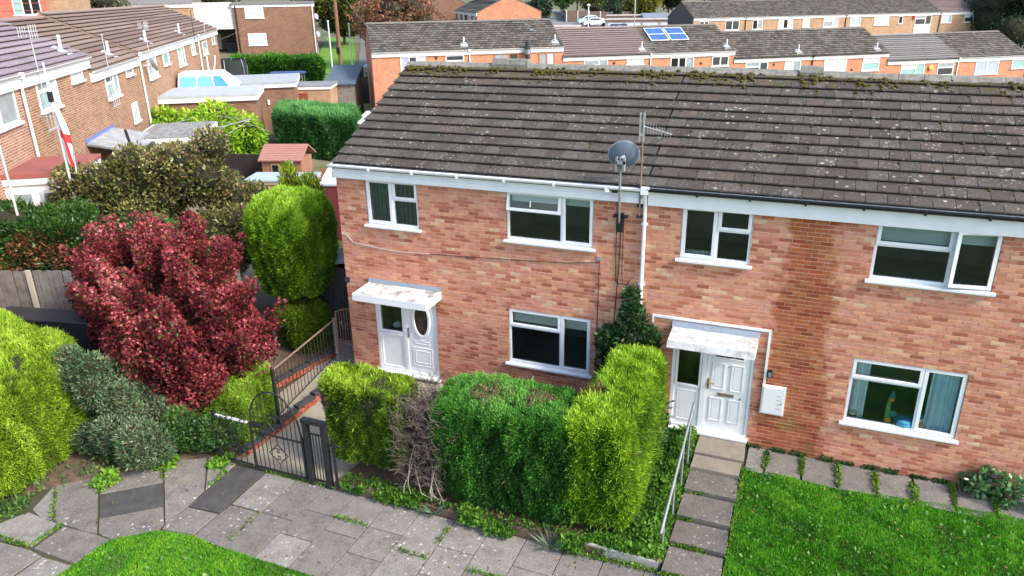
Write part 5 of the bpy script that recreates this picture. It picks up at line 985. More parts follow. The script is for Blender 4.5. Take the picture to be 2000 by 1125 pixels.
t = thing('flue_pipe', 'black and silver flue pipe standing before the orange row', 'flue', (R2[1].location+Vector((.815*4.03+.25,.58*4.03-.3,0)))); q = M(); q.tube((0,0,-.5),(0,0,4.55),.17,14); q.tube((0,0,4.82),(0,0,5.3),.17,14); q.lathe((0,0,5.25), [(.19,0),(.19,.1),(.15,.15)], 14); q.obj('pipe', mat('flue_black', (.035,.04,.05), .4), t); q = M(); q.lathe((0,0,4.52), [(.17,-.02),(.25,.02),(.25,.26),(.17,.32)], 14); q.obj('collar', mat('flue_silver', (.28,.31,.36), .35, .6), t)
SOLB = mat('solar_cells', (.035,.10,.28), .15, col2=(.05,.13,.33), scale=1.5, spec=.7)
for i, x in enumerate((.50,2.10)):
    b = R2[3].matrix_basis; rz = 35.42; th_ = math.atan2(1.75, 3.67); y0, z0 = 1.25, 4.95+1.37*.477+.13; p = R2[3].location+Vector((.8149*x-.5796*y0, .5796*x+.8149*y0, z0))
    t = thing('solar_panel', ['left blue solar panel with white frame on the mossy roof','right blue solar panel with white frame on the mossy roof'][i], 'solar panel', p, rz, 'solar panels on the orange row'); t.rotation_euler = (th_, 0, R_(rz)); t.rotation_mode = 'XYZ'
    q = M(); ring_ = [(0,1.5,0,.06),(0,1.5,1.84,1.9),(0,.06,.06,1.84),(1.44,1.5,.06,1.84),(.06,1.44,.92,.98)]
    for a, b_, c_, e in ring_: q.box(a,b_,c_,e,0,.05)
    q.obj('frame', ALU if False else FWHITE, t)
    for c_, e in ((.06,.92),(.98,1.84)): M().box(.06,1.44,c_,e,.005,.035).obj('cell_panel', SOLB, t)
# left row
dl = Vector((-.5664,.8241,0)); ol = Vector((-11.44,1.44,0)); nl_ = Vector((.8241,.5664,0))
Lw = lambda u, v, z: ol+dl*u+nl_*v+Vector((0,0,z))
US = [-6.5,.28,6.88,14.2,22.3,30.8,39.9]; ZL = [6.35,6.33,5.82,5.97,5.97,5.97]
WL = [[(3.8,6.25,3.70,4.6,'2','wg')], [(1.2,2.95,3.72,4.6,'L','gtw'),(4.5,5.75,4.25,4.58,'1','w')], [(1.7,3.5,3.72,4.6,'L','dtg'),(4.95,6.2,4.3,4.58,'1','g')], [(1.75,3.65,3.6,4.58,'L','wtw'),(5.4,6.9,3.95,4.55,'1','t'),(-2.5,-1.5,2.2,3.0,'1','w')], [(1.4,3.4,3.55,4.58,'L','twg'),(5.9,7.3,3.88,4.55,'2','gg')], [(1.7,3.7,3.55,4.4,'1','t'),(6.3,7.6,4.0,4.58,'1','g')]]
LBL = ['pinkish brown brick house with lilac roof at the left edge','brown brick house with lilac roof beside the flagpole','brown brick house standing lower than the lilac roofed pair, second along','brown brick house with opened bathroom window and satellite dish','brown brick house behind the glazed roof lantern','brown brick house at the far end of the left row']
HL = []
for i in range(6):
    p = Lw(US[i], 0, ZL[i]-4.95); w = US[i+1]-US[i]
    HL.append(fhouse('terrace_house', LBL[i], p, 124.5, w, WL[i], BPK if i == 0 else BT, BTs, [T_LIL,T_LIL,T_BRN,T_BRN,T_BRN,T_BRN][i], 'courses', 'brown brick row on the left', -1.2, pipe=[w-.03,None,None,.1,w+.0,None][i], vent=[None,5.5,4.6,4.2,5.2,None][i], fas=.40))
q = M(); q.lathe((.9,-.45,4.35), [(.02,-.05),(.2,-.03),(.32,.02),(.33,.03),(.02,-.03)], 14, (.5,-.8,.3)); q.tube((.9,0,4.3),(.9,-.42,4.35),.03,6); t = q.obj('satellite_dish', mat('pale_dish', (.5,.52,.53), .5), None); tag(t, 'pale satellite dish on the brown row beside the downpipe', 'satellite dish'); t.location = HL[3].location; t.rotation_euler = HL[3].rotation_euler
q = M(); q.tube((2.2,-.08,2.3),(2.2,-.08,4.0),.06,8); q.obj('soil_pipe', FWHITE, HL[5]); q = M(); q.tube((4.3,-.1,2.2),(6.0,-.1,3.2),.05,8); q.obj('waste_pipe', FWHITE, HL[5])
for k, (u, z, h, lab) in enumerate([(1.6,6.0,1.55,'slim aerial mast against the lilac roof'),(8.9,5.5,1.5,'slim aerial mast on the lower brown house'),(16.1,5.6,1.6,'slim aerial mast with antenna beside the pale satellite dish'),(29.2,5.6,2.0,'dark tall aerial mast near the far end of the left row'),(33.6,5.6,1.3,'thin aerial mast at the far end of the left row')]):
    p = Lw(u,.14,z-.7); t = thing('aerial_mast', lab, 'aerial', p, 124.5, 'aerials along the left row'); q = M(); q.tube((0,0,0),(0,0,h+.7),.02,6); q.obj('mast', BLACKM if k == 3 else ALU, t); q = M()
    if k in (0,2):
        for s in (-.28,-.1,.1,.28): q.tube((s,-.1,h+.35),(s,-.1,h+.75),.012,5); q.tube((s,.2,h+.4),(s,.2,h+.7),.01,5)
        q.tube((-.35,-.1,h+.55),(.35,-.1,h+.55),.015,5); q.tube((0,-.15,h+.55),(0,.3,h+.55),.015,5)
    else: q.tube((-.12,0,h+.66),(.12,0,h+.66),.03,6)
    q.obj('antenna', ALU, t)
for k, (u, z) in enumerate([(1.2,5.0),(8.3,4.75)]):
    t = thing('wall_antenna', ['grid antenna on the wall of the lilac roofed house','grid antenna on the wall of the lower brown house'][k], 'aerial', Lw(u,.35,z), 124.5, 'wall antennas'); q = M(); q.tube((-.5,0,-.35),(.5,0,-.35),.02,5); q.tube((-.4,0,.35),(.4,0,.35),.015,5)
    for s in (-.4,-.13,.13,.4): q.tube((s,0,-.38),(s,0,.38),.014,5)
    q.tube((0,0,0),(0,.4,0),.02,5); q.obj('grid', ALU, t)
# ------------------------------------------------------------------ gardens between the rows
def lbox(name, label, cat, u, v, z, group=None): return thing(name, label, cat, Lw(u, v, z), 124.5, group)
REDFELT = mat('red_felt', (.30,.095,.075), .9, col2=(.25,.08,.065), scale=1.2)
t = lbox('porch', 'white porch with flat red felt roof on the left row', 'porch', -2.3, 0, 1.3); M().box(0,2.3,-1.65,-.0,-.6,2.45).obj('wall', FWHITE, t); M().bev(-.08,2.38,-1.8,.02,2.6,2.72,.02).obj('roof', REDFELT, t); M().box(-.06,2.36,-1.77,0,2.42,2.6).obj('fascia', FWHITE, t); M().box(-.05,2.35,.0,.08,2.72,2.95).obj('flashing', GREYM, t)
for a, b in ((-1.5,-.85),(-.7,-.1)):
    o = M().box(-.05,-.005,a,b,1.35,2.25).obj('window', FWHITE, t); M().box(-.07,-.05,a+.08,b-.08,1.9,2.18).obj('pane', PANES['g'], o); M().box(-.07,-.05,a+.08,b-.08,1.42,1.82).obj('pane', PANES['w'], o)
for a, b in ((.15,1.0),(1.15,2.1)):
    o = M().box(a,b,-1.70,-1.655,1.35,2.25).obj('window', FWHITE, t); M().box(a+.08,b-.08,-1.72,-1.70,1.9,2.18).obj('pane', PANES['g'], o); M().box(a+.08,b-.08,-1.72,-1.70,1.42,1.82).obj('pane', PANES['w'], o)
LT = mat('clear_corrugated', (.20,.215,.23), .35, col2=(.33,.34,.35), scale=3)
t = lbox('lean_to', 'clear corrugated lean-to with black gutter against the left row', 'lean-to', 4.9, 0, 1.1); q = M()
for i in range(30): x = i*.115; q.tube((x,-1.7,2.05),(x,.0,2.42),.075,6)
q.obj('corrugated_sheet', LT, t); M().box(-.1,3.55,-1.82,-1.70,1.95,2.1).obj('gutter', BLACKP, t); M().box(-.1,3.5,-.06,.05,2.46,2.56).obj('blue_strip', mat('blue_strip', (.12,.18,.5), .5), t)
for x in (.0,.55,1.5,2.4): M().box(x,x+.1,-1.68,-1.6,-.6,1.98).obj('post', FWHITE, t)
M().box(.8,1.4,-1.66,-1.62,-.6,1.9).obj('door', WOOD, t); M().tube((-.25,-1.55,1.9),(-.25,-1.4,2.9),.05,7).obj('flue', BLACKP, t)
t = lbox('brick_outhouse', 'brick outhouse with flat grey roof in the left gardens', 'outhouse', 6.8, 0, .9); M().box(.2,3.6,-3.3,-1.9,-.6,2.2).obj('wall', BT, t); q = M()
for i in range(9): q.bev(.0,3.8,-3.5+i*.27,-3.5+i*.27+.24,2.36,2.40,.01)
q.obj('roof_sheet', mat('weathered_felt', (.30,.30,.29), .95, col2=(.13,.125,.12), scale=4), t); M().box(-.05,3.85,-3.55,-.95,2.18,2.36).obj('fascia', FWHITE, t); M().box(-.2,-.05,-3.2,-2.0,.3,2.1).obj('door', FWHITE, t)
M().box(3.605,3.62,-3.3,-1.9,-.6,2.2).obj('end_wall', BTs, t)
t = lbox('rear_extension', 'grey flat roofed extension with a glazed lantern on the left row', 'extension', 16.9, 0, 1.1); M().box(0,3.7,-4.5,0,-.8,2.35).obj('wall', BB, t); M().bev(-.15,3.85,-4.75,.0,2.48,2.60,.02).obj('roof', mat('pale_felt', (.40,.43,.46), .8, col2=(.33,.35,.37), scale=2), t); M().box(-.13,3.83,-4.72,0,2.25,2.48).obj('fascia', FWHITE, t)
q = M(); q.box(3.705,3.75,-4.3,-2.6,.2,2.2); o = q.obj('window', FWHITE, t); M().box(3.75,3.77,-3.6,-2.75,.3,2.1).obj('pane', PANES['k'], o); M().box(3.75,3.77,-4.2,-3.75,.3,2.1).obj('pane', PANES['k'], o)
t = lbox('roof_lantern', 'white framed glazed roof lantern with blue panes', 'roof lantern', 20.9, .2, 3.72); LB = mat('blue_glazing', (.04,.20,.40), .1, col2=(.10,.30,.45), scale=.9, spec=.7); TQ = mat('turquoise_glazing', (.12,.34,.40), .15, col2=(.18,.42,.46), scale=1)
M().hexa([(0,-3.0,-.2),(3.4,-3.0,-.2),(3.4,0,-.2),(0,0,-.2)], [(0.9,-2.2,.62),(2.6,-2.2,.62),(2.6,0,.62),(.9,0,.62)]).obj('frame', FWHITE, t)
for a, b, c_, e, m_ in ((-.95,-.1,-.92,-.1,TQ),(-1.9,-1.05,-1.65,-1.0,TQ),(-2.75,-2.0,-2.1,-1.75,LB)):
    M().hexa([(-.02,a,-.15),(-.02,b,-.15),(.06,b,-.15),(.06,a,-.15)], [(.86,c_,.57),(.86,e,.57),(.95,e,.57),(.95,c_,.57)]).obj('pane', m_, t)
t = lbox('rear_extension', 'brick garage extension with grey felt roof and patio window', 'extension', 24.6, 0, .9); M().box(0,5.2,-6.1,0,-.8,2.25).obj('wall', BB, t); M().bev(-.15,5.35,-6.3,.0,2.42,2.52,.02).obj('roof', FLATROOF, t); M().box(-.13,5.33,-6.28,0,2.2,2.42).obj('fascia', FWHITE, t)
fwin(t, .3, 1.1, 1, 2, '1', 'w'); 
q = M(); q.box(-.05,.0,-2.9,-1.4,-.2,2.0); o = q.obj('window', FWHITE, t); M().box(-.07,-.05,-2.4,-1.5,-.1,1.9).obj('pane', PANES['k'], o)
for y in (-3.6,-4.6): M().box(-.08,0,y,y+.12,1.2,1.5).obj('wall_lamp', FWHITE, t)
t = thing('garage', 'low garage with rust red door beside the hedge', 'garage', (-23.3,28.6,.1), 24); M().box(0,2.6,0,2.5,-.5,2.35).obj('wall', BSD, t); M().bev(-.1,2.7,-.1,2.6,2.5,2.6,.02).obj('roof', mat('dark_felt', (.17,.19,.20), .9, col2=(.22,.24,.25), scale=2), t); M().box(-.08,2.68,-.08,2.58,2.33,2.5).obj('fascia', FWHITE, t); M().box(.15,1.1,-.05,0,-.5,2.1).obj('door', mat('rust_red_door', (.22,.05,.03), .6), t)
t = thing('shed', 'dark roofed timber shed behind the telegraph pole', 'shed', (-22.6,31.6,.1), 24); M().box(0,1.9,0,3.8,-.5,2.4).obj('wall', FW, t); M().hexa([(-.15,-.2,2.35),(2.05,-.2,2.35),(2.05,4,2.35),(-.15,4,2.35)], [(-.15,-.2,2.42),(2.05,-.2,2.42),(2.05,4.2,3.3),(-.15,4.2,3.3)]).obj('roof', mat('blue_grey_felt', (.07,.10,.13), .7, col2=(.10,.135,.165), scale=1.2), t)
# shed, store, fences near the end house
PK = mat('pink_brown_cladding', (.33,.155,.10), .7, col2=(.27,.125,.08), scale=1.5)
t = thing('garden_shed', 'small pinkish brown plastic shed with pitched roof', 'shed', (-11.35,10.95,-.3), 18); q = M()
for i in range(15): q.bev(i*.11,i*.11+.104,-.02,.02,-.4,2.35,.006)
q.obj('front_boards', PK, t); M().box(0,1.65,.02,1.3,-.4,2.35).obj('wall', PK, t); q = M()
for i in range(7): a = i/7; b = (i+1)/7; q.hexa([(-.1,-.14+.9*a,2.32+.5*a),(1.75,-.14+.9*a,2.32+.5*a),(1.75,-.14+.9*b,2.32+.5*b),(-.1,-.14+.9*b,2.32+.5*b)], [(-.1,-.14+.9*a,2.37+.5*a),(1.75,-.14+.9*a,2.37+.5*a),(1.75,-.14+.9*b,2.355+.5*b),(-.1,-.14+.9*b,2.355+.5*b)])
q.hexa([(-.1,.76,2.82),(1.75,.76,2.82),(1.75,1.66,2.32),(-.1,1.66,2.32)], [(-.1,.76,2.87),(1.75,.76,2.87),(1.75,1.66,2.37),(-.1,1.66,2.37)]); q.obj('roof', mat('pink_roof', (.36,.18,.14), .7, col2=(.31,.155,.125), scale=2), t)
o = M().box(.38,.74,-.045,-.02,1.35,2.2).obj('window', mat('window_trim_tan', (.5,.36,.22), .7), t); M().box(.43,.69,-.06,-.045,1.4,2.15).obj('pane', PANES['k'], o)
t = thing('garden_store', 'low brick store with pale blue grey flat roof', 'store', (-8.85,6.95,-.2), 18.4); M().box(.05,2.35,.05,1.25,-.3,2.35).obj('wall', brick_tex('store_brick', (.50,.27,.13), (.40,.2,.1), (.5,.38,.26)), t); M().bev(0,2.4,0,1.3,2.42,2.5,.01).obj('roof', mat('pale_blue_felt', (.36,.43,.44), .85, col2=(.32,.385,.40), scale=1.5), t); M().box(0.02,2.38,.02,1.28,2.33,2.42).obj('fascia', mat('tan_fascia', (.45,.32,.24), .8), t)
LAP = mat('orange_fence', (.30,.135,.05), .9, col2=(.22,.10,.04), scale=6); BKF = mat('black_fence', (.028,.026,.025), .9, col2=(.045,.04,.038), scale=4)
def slatfence(name, label, loc, rz, n, w, h, m, horiz=False, group=None, vary=.01):
    t = thing(name, label, 'fence', loc, rz, group)
    for i in range(n):
        q = M()
        if horiz: q.hexa([(0,-.02,i*w),(vary*0+horiz,-.02,i*w),(horiz,.01,i*w),(0,.01,i*w)], [(0,0,(i+1)*w+.01),(horiz,0,(i+1)*w+.01),(horiz,.012,(i+1)*w+.01),(0,.012,(i+1)*w+.01)])
        else: q.box(i*w,i*w+w-.012,rnd.uniform(-.02,-.01),.012,-.3,h+rnd.uniform(-vary,vary))
        q.obj('plank', m, t)
    if horiz:
        for x in (-.05, horiz): q = M(); q.box(x,x+.06,-.04,.04,-.3,n*w+.06); q.obj('post', m, t)
    return t
slatfence('lap_fence', 'orange brown lap fence panel right of the pink shed', (-9.15,11.9,-.2), 16, 14, .13, 0, LAP, horiz=1.5)
slatfence('board_fence', 'black painted board fence left of the pink shed', (-14.6,11.6,.1), 12, 24, .14, 1.9, BKF)
WC = mat('white_corrugated', (.66,.68,.70), .5, col2=(.55,.57,.60), scale=2)
t = thing('lean_to', 'white corrugated lean-to roof beside the store', 'lean-to', (-6.35,7.9,-.2), 18); q = M()
for i in range(13): q.tube((i*.085,0,2.30),(i*.085-.1,1.5,2.55),.05,6)
q.obj('corrugated_sheet', WC, t); M().box(0,.95,.05,.1,-.4,2.28).obj('wall', mat('maroon_wall', (.17,.03,.035), .8), t)
t = thing('side_lean_to', 'corrugated lean-to along the side of the end house', 'lean-to', (-1.75,1.3,-.05)); q = M()
for i in range(44): q.tube((0,i*.115,2.05),(1.7,i*.115,2.30),.06,6)
q.obj('corrugated_sheet', mat('grey_corrugated', (.40,.43,.46), .5, col2=(.14,.15,.17), scale=3.5), t); M().box(-.06,1.72,5.06,5.16,2.2,2.42).obj('white_fascia', FWHITE, t); M().box(-.05,1.72,5.16,5.9,2.30,2.44).obj('red_felt', REDFELT, t)
M().box(-.05,-.01,0,5.1,-.2,1.95).obj('side_wall', mat('charcoal_boards', (.05,.05,.052), .9, col2=(.035,.035,.037), scale=5), t)
q = M()
for i in range(8): q.box(.02+i*.205,.02+i*.205+.195,-.03,.0,-.2,2.0)
q.obj('front_boards', bpy.data.materials['charcoal_boards'], t)
# rotary dryer, flagpole, poles
t = thing('rotary_dryer', 'rotary clothes dryer with four long arms in the left gardens', 'clothes dryer', (-15.2,12.2,.45)); q = M(); q.tube((0,0,0),(0,0,1.7),.028,8); q.obj('post', ALU, t); q = M(); q.tube((0,0,1.6),(0,0,2.35),.05,8); q.lathe((0,0,1.85), [(.05,0),(.13,.05),(.13,.2),(.05,.3)], 8); q.obj('hub', BLACKP, t)
cs = [Vector((1.35,1.35,2.75)), Vector((-1.9,1.9,2.7)), Vector((-1.3,-1.5,2.65)), Vector((2.1,-1.1,2.5))]
for i, c_ in enumerate(cs): M().tube((0,0,2.38), c_, .024, 6).obj('arm', ALU, t)
q = M()
for f_ in (1.0, .55):
    for i in range(4): q.tube(cs[i]*f_+Vector((0,0,2.5*(1-f_))), cs[(i+1) % 4]*f_+Vector((0,0,2.5*(1-f_))), .011 if f_ == 1 else .007, 5)
q.tube((-2.6,.6,2.5),(2.3,-2.3,2.4),.012,5); q.tube((-1.6,2.6,2.75),(3.2,.2,2.5),.012,5); q.obj('line', ALU, t)
FX, FY = -8.2, .0
t = thing('flagpole', 'white flagpole rising in front of the lilac roofed house', 'flagpole', (FX,FY,.3)); q = M(); q.tube((0,0,-.5),(0,0,6.55),.032,9,.024); q.obj('pole', FWHITE, t); M().box(-.06,.04,-.04,.04,5.6,5.85).obj('cleat', BLACKP, t)
# flag hanging limp: red cross on white
def flag(name, label, loc):
    t = thing(name, label, 'flag', loc); nx, nz = 14, 20; q = M(); r_ = M()
    def P(i, j):
        u = i/nx; v = j/nz; w = .34*u*(.25+.75*sin(min(1, v*1.3)*pi*.55)); return (.05+w*.8, .08*sin(u*7+v*3)*u, -1.25*v-.35*u*v)
    q = M(); w_ = nz+1; q.v = [P(i,j) for i in range(nx+1) for j in range(nz+1)]; q.f = [(i*w_+j,(i+1)*w_+j,(i+1)*w_+j+1,i*w_+j+1) for i in range(nx) for j in range(nz)]
    q.obj('cloth', mat('flag_white', (.74,.74,.74), .8), t, smooth=True)
    q = M(); q.v = [(x,y-.006,z) for x, y, z in [P(i,j) for i in range(nx+1) for j in range(nz+1)]]; q.f = [(i*w_+j,(i+1)*w_+j,(i+1)*w_+j+1,i*w_+j+1) for i in range(nx) for j in range(nz) if 6 <= i < 9 or 8 <= j < 11]
    q.obj('red_cross', mat('flag_red', (.62,.03,.04), .8), t, smooth=True)
    return t
flag('flag', 'limp white flag with red cross on the flagpole', (FX,FY,5.72))
t = thing('pole', 'plain pale pole at the left edge near the porch', 'pole', (-8.87,-1.14,.4)); M().tube((0,0,-.5),(0,0,4.6),.035,9,.03).obj('shaft', mat('pale_pole', (.5,.5,.5), .6), t)
t = thing('parasol', 'closed grey garden dryer pole behind the topiary', 'pole', (-5.9,6.0,-.1)); M().tube((0,0,0),(0,0,3.45),.035,8).obj('pole', ALU, t); M().lathe((-.12,0,2.7), [(.03,-.3),(.10,-.2),(.07,.4),(.02,.5)], 7).obj('folded_arms', mat('folded_grey', (.25,.26,.27), .7), t)
t = thing('water_barrel', 'blue plastic barrel beside the orange lap fence', 'barrel', (-8.35,10.7,-.2)); M().lathe((0,0,0), [(.24,0),(.29,.3),(.29,.9),(.24,1.25),(.22,1.25)], 14).obj('barrel', mat('barrel_blue', (.05,.16,.38), .5), t, smooth=True)
for i, (x, y, h) in enumerate([(-3.45,2.75,4.15),(-2.75,2.6,3.95)]):
    bush('conifer', ['slim feathery golden conifer left of its rounder neighbour behind the topiary','rounder golden conifer beside the slim feathery one behind the topiary'][i], 'conifer', (x,y,0), [((x,y,h*.35),(.55,.55,h*.36)),((x,y,h*.62),(.42+.08*i,.42+.08*i,h*.24)),((x,y,h*.82),(.24+.1*i,.24+.1*i,h*.17))], 9000, .17, .035, [(.06,.11,.008),(.15,.24,.012),(.32,.42,.025),(.55,.62,.06)], up=.9, stems=0, spread=.8, trunk=(1.5,0,.08))
# garden shrubs
BRG = [(.04,.11,.008),(.10,.24,.014),(.21,.40,.022),(.36,.55,.04),(.54,.62,.08)]
bush('wisteria_mound', 'bright green leafy mound in front of the grey flat roofed extension', 'shrub', (-16.8,14.3,.5), [((-18.3+min(1.9,rnd.gauss(0,1.5)),14.3+rnd.gauss(0,.75),1.9+rnd.gauss(0,.5)), (.95,.85,.75)) for _ in range(32)]+[((-15.9+rnd.gauss(0,.35),15.2+rnd.gauss(0,.3),1.7+rnd.gauss(0,.6)), (.7,.6,.7)) for _ in range(9)], 46000, .26, .10, BRG, up=-.25, top_pale=.3, spread=.8, stems=14, fs=1.2)
hedge('clipped_hedge', 'tall dark green square hedge behind the pink shed', 'hedge', [(-16.9,19.0,-.1),(-12.6,19.9,-.2),(-14.6,24.0,-.2),(-19.5,23.2,0)], [(-17.3,19.0,2.5),(-12.75,19.95,2.35),(-15.0,23.8,2.4),(-20.0,23.2,2.55)], 70000, .17, .04, [(.014,.048,.016),(.03,.095,.026),(.065,.18,.045),(.13,.30,.08),(.22,.40,.14)], ne=9, amp=.08, top_pale=.40, up=.8)
hedge('clipped_hedge', 'bright green hedge in front of the brown brick flats', 'hedge', [(-40.5,42.5,.9),(-33.5,46.6,.7),(-34.6,48.2,.7),(-41.5,44.2,.9)], [(-40.7,42.5,3.0),(-33.5,46.5,2.9),(-34.6,48.3,2.9),(-41.7,44.2,3.0)], 22000, .28, .12, [(.015,.05,.01),(.04,.12,.015),(.085,.21,.02),(.15,.30,.035)], ne=5, amp=.2, top_pale=.25)
t = thing('trampoline', 'netted garden trampoline with pale poles before the far hedge', 'trampoline', (-38.0,39.5,1.0)); q = M(); q.lathe((0,0,.7), [(1.5,0),(1.55,.04),(1.5,.08)], 20); q.obj('bed', BLACKP, t)
for i in range(6): a = i*pi/3; M().path([(1.55*cos(a),1.55*sin(a),0),(1.6*cos(a),1.6*sin(a),1.6),(1.45*cos(a),1.45*sin(a),2.3)], .035, 6).obj('pole', [GREYM, bpy.data.materials['blue_strip']][i == 2], t)
q = M(); q.lathe((0,0,.75), [(1.5,0),(1.5,1.5)], 20); q.f = [f for f in q.f if len(f) == 4]; q.obj('net', mat('dark_net', (.02,.03,.028), .9), t)
t = thing('swing_seat', 'blue canopied garden swing seat before the far hedge', 'swing seat', (-29.6,36.6,1.0), 24); M().bev(-1.3,1.3,-.5,.5,1.55,1.7,.03).obj('canopy', mat('navy_canopy', (.05,.08,.22), .7), t)
for x in (-1.2,1.15): M().path([(x,-.5,-.6),(x,-.4,1.55),(x,.4,1.55),(x,.5,-.6)], .035, 6).obj('frame_leg', GREYM, t)
M().box(-1,1,-.25,.3,.35,.5).obj('seat', bpy.data.materials['navy_canopy'], t)
# telegraph pole, metal posts
t = thing('telegraph_pole', 'tall brown wooden telegraph pole behind the dark hedge', 'telegraph pole', (-26.4,39.2,0)); M().tube((0,0,-.5),(0,0,10.5),.17,10,.12).obj('shaft', mat('pole_brown', (.23,.115,.07), .9, col2=(.17,.085,.055), scale=3), t); q = M()
for z in range(4, 10): q.tube((-.22,0,z),(.22,0,z),.02,5)
q.obj('step_iron', GREYM, t); M().box(-.12,.12,-.25,-.1,3.9,4.4).obj('junction', BLACKP, t)
for i, (x, y, z, h, lab) in enumerate([(-32.2,46.3,.5,5.5,'pale metal post on the grass left of the telegraph pole'),(-36.4,55.9,.7,4.7,'pale metal post on the grass right of the telegraph pole')]):
    t = thing('metal_post', lab, 'post', (x,y,z), 0, 'metal posts on the grass'); M().tube((0,0,-.5),(0,0,h),.08,9,.07).obj('shaft', mat('pale_metal_post', (.5,.53,.53), .5) if i == 0 else bpy.data.materials['pale_metal_post'], t); M().lathe((0,0,h), [(.07,0),(.12,.05),(.10,.12),(.03,.15)], 8).obj('cap', bpy.data.materials['pale_metal_post'], t)
def wire(label, a, b, sag, r=.008):
    a = Vector(a); b = Vector(b); n = 14; pts = [a.lerp(b, i/n)-Vector((0,0,sag*4*(i/n)*(1-i/n))) for i in range(n+1)]; o = M().path(pts, r, 4).obj('overhead_wire', mat('wire_grey', (.28,.27,.26), .6) if 'wire_grey' not in bpy.data.materials else bpy.data.materials['wire_grey']); return tag(o, label, 'cable', 'overhead wires')
wire('overhead wire from the telegraph pole across the brown flats', (-26.4,39.2,9.6), Lw(39.6,.2,5.2), .35)
wire('overhead wire dropping from the telegraph pole toward the end house roof', (-26.4,39.2,9.6), (-.1,3.6,6.7), .5, .006)
wire('overhead wire from the telegraph pole to the orange row', (-26.4,39.2,9.6), tuple(R2[1].location+Vector((0,4,6.8))), .3)
# far lane, lawn
def ribbon(name, L_, R__, m, dz, n=24):
    q = M()
    for k in range(n+1):
        f_ = k/n*(len(L_)-1); i = min(int(f_), len(L_)-2); g = f_-i; a = Vector(L_[i]).lerp(Vector(L_[i+1]), g); b = Vector(R__[i]).lerp(Vector(R__[i+1]), g)
        for j in range(9): p = a.lerp(b, j/8); q.v.append((p.x,p.y,float(hgt(p.x,p.y))+dz))
    q.f = [(k*9+j,k*9+j+1,(k+1)*9+j+1,(k+1)*9+j) for k in range(n) for j in range(8)]; return kind(q.obj(name, m), 'structure')
ribbon('far_lawn', [(-28,40),(-41,56),(-49.5,69),(-59,84)], [(-26,41),(-35.8,55.6),(-44.5,69),(-54.5,84)], mat('far_grass', (.085,.20,.02), 1, col2=(.13,.26,.03), scale=1.1, bump=.5, bscale=20), .05)
ribbon('lane', [(-29,43),(-35.6,55.6),(-55.6,87.8),(-73,117)], [(-24,45),(-32.6,56.6),(-52.6,88.8),(-70,118)], mat('lane_tarmac', (.17,.16,.155), .95, col2=(.13,.125,.12), scale=1), .07)
ribbon('car_park', [(-45,105),(-40,118),(-46,142),(-62,175)], [(-12,92),(-8,118),(-30,140),(-55,178)], mat('car_park_tarmac', (.19,.185,.18), .95, col2=(.15,.145,.14), scale=.7), .06)
t = thing('yard_screen', 'black tarpaulin screen with leaning timber post at the lane', 'screen', (-25.6,39.9,-.1), 30); M().box(.4,2.2,-.05,.05,0,1.9).obj('tarpaulin', mat('black_tarp', (.018,.018,.02), .6), t); M().hexa([(-.1,-.1,0),(.5,-.1,0),(.5,.1,0),(-.1,.1,0)], [(.2,-.06,2.0),(.36,-.06,2.0),(.36,.06,2.0),(.2,.06,2.0)]).obj('timber_post', FW, t)
t = thing('shed', 'low shed with pale slatted roof beside the end house ridge', 'shed', (-13.3,20.9,-.3), 24); M().box(0,2.2,0,4.5,-.3,2.1).obj('wall', FW, t); q = M()
for i in range(14): q.bev(-.1+i*.175,.05+i*.175,-.1,4.6,2.15,2.19,.01)
q.obj('roof_sheet', WC, t)
bush('straggly_bush', 'straggly dark bush by the black screen', 'shrub', (-25.9,40.6,-.1), [((-25.9,40.6,2.0),(.9,.7,.9)),((-25.4,40.7,1.3),(.6,.6,.7)),((-26.8,40.4,1.6),(.8,.7,1.2))], 3500, .22, .07, [(.02,.035,.012),(.06,.075,.03),(.14,.14,.07)], stems=10)
# flats, far houses
FT = lambda x, y, z=0: Vector((-51.47+.8149*x-.5796*y, 56.36+.5796*x+.8149*y, z))
t = thing('flats', 'brown brick flats with white clad bridge over a dark passage', 'building', FT(0,0,2.2), 35.42)
M().box(0,8.6,0,8,-2,4.9).obj('front_wall', BB, t); M().box(8.602,8.62,0,8,-2,4.9).obj('side_wall', BBs, t); M().box(-.05,8.7,-.06,8,4.9,5.22).obj('fascia', FWHITE, t); M().box(-.1,8.75,-.2,8,5.22,5.42).obj('roof', T_GREY, t, tint=.2)
M().tube((.3,-.08,5.1),(.3,-.08,-.5),.06,8).obj('downpipe', BLACKP, t); M().tube((8.45,-.08,5.1),(8.45,-.08,-.5),.06,8).obj('downpipe', FWHITE, t); M().box(8.63,8.66,.4,1.4,-.3,1.0).obj('sign_board', FWHITE, t)
for z in (1.5,3.4): q = M(); q.lathe((8.75,.7,z+.4), [(.02,0),(.3,.06),(.34,.12)], 10, (.8,-.6,.2)); q.obj('satellite_dish', ALU, t)
fwin(t, 1.25, 3.22, .93, 2.2, 'L', 'www'); fwin(t, 1.25, 3.22, 3.78, 4.88, 'L', 'www')
for i in range(14): M().box(-4.05,-.0,.25,.5,2.7+i*.2,2.7+i*.2+.16).obj('cladding_board', FWHITE, t)
M().box(-4.05,0,.5,8,2.7,5.4).obj('bridge', BB, t); M().box(-4.0,-.0,6,6.2,-2,2.7).obj('passage_wall', mat('dim_concrete', (.16,.16,.165), .9), t); M().box(-3.4,-2.3,5.85,6,-.2,2.0).obj('passage_door', FWHITE, t); M().box(-1.5,-.4,3.0,5,-.5,1.2).obj('bin_store', BLACKP, t)
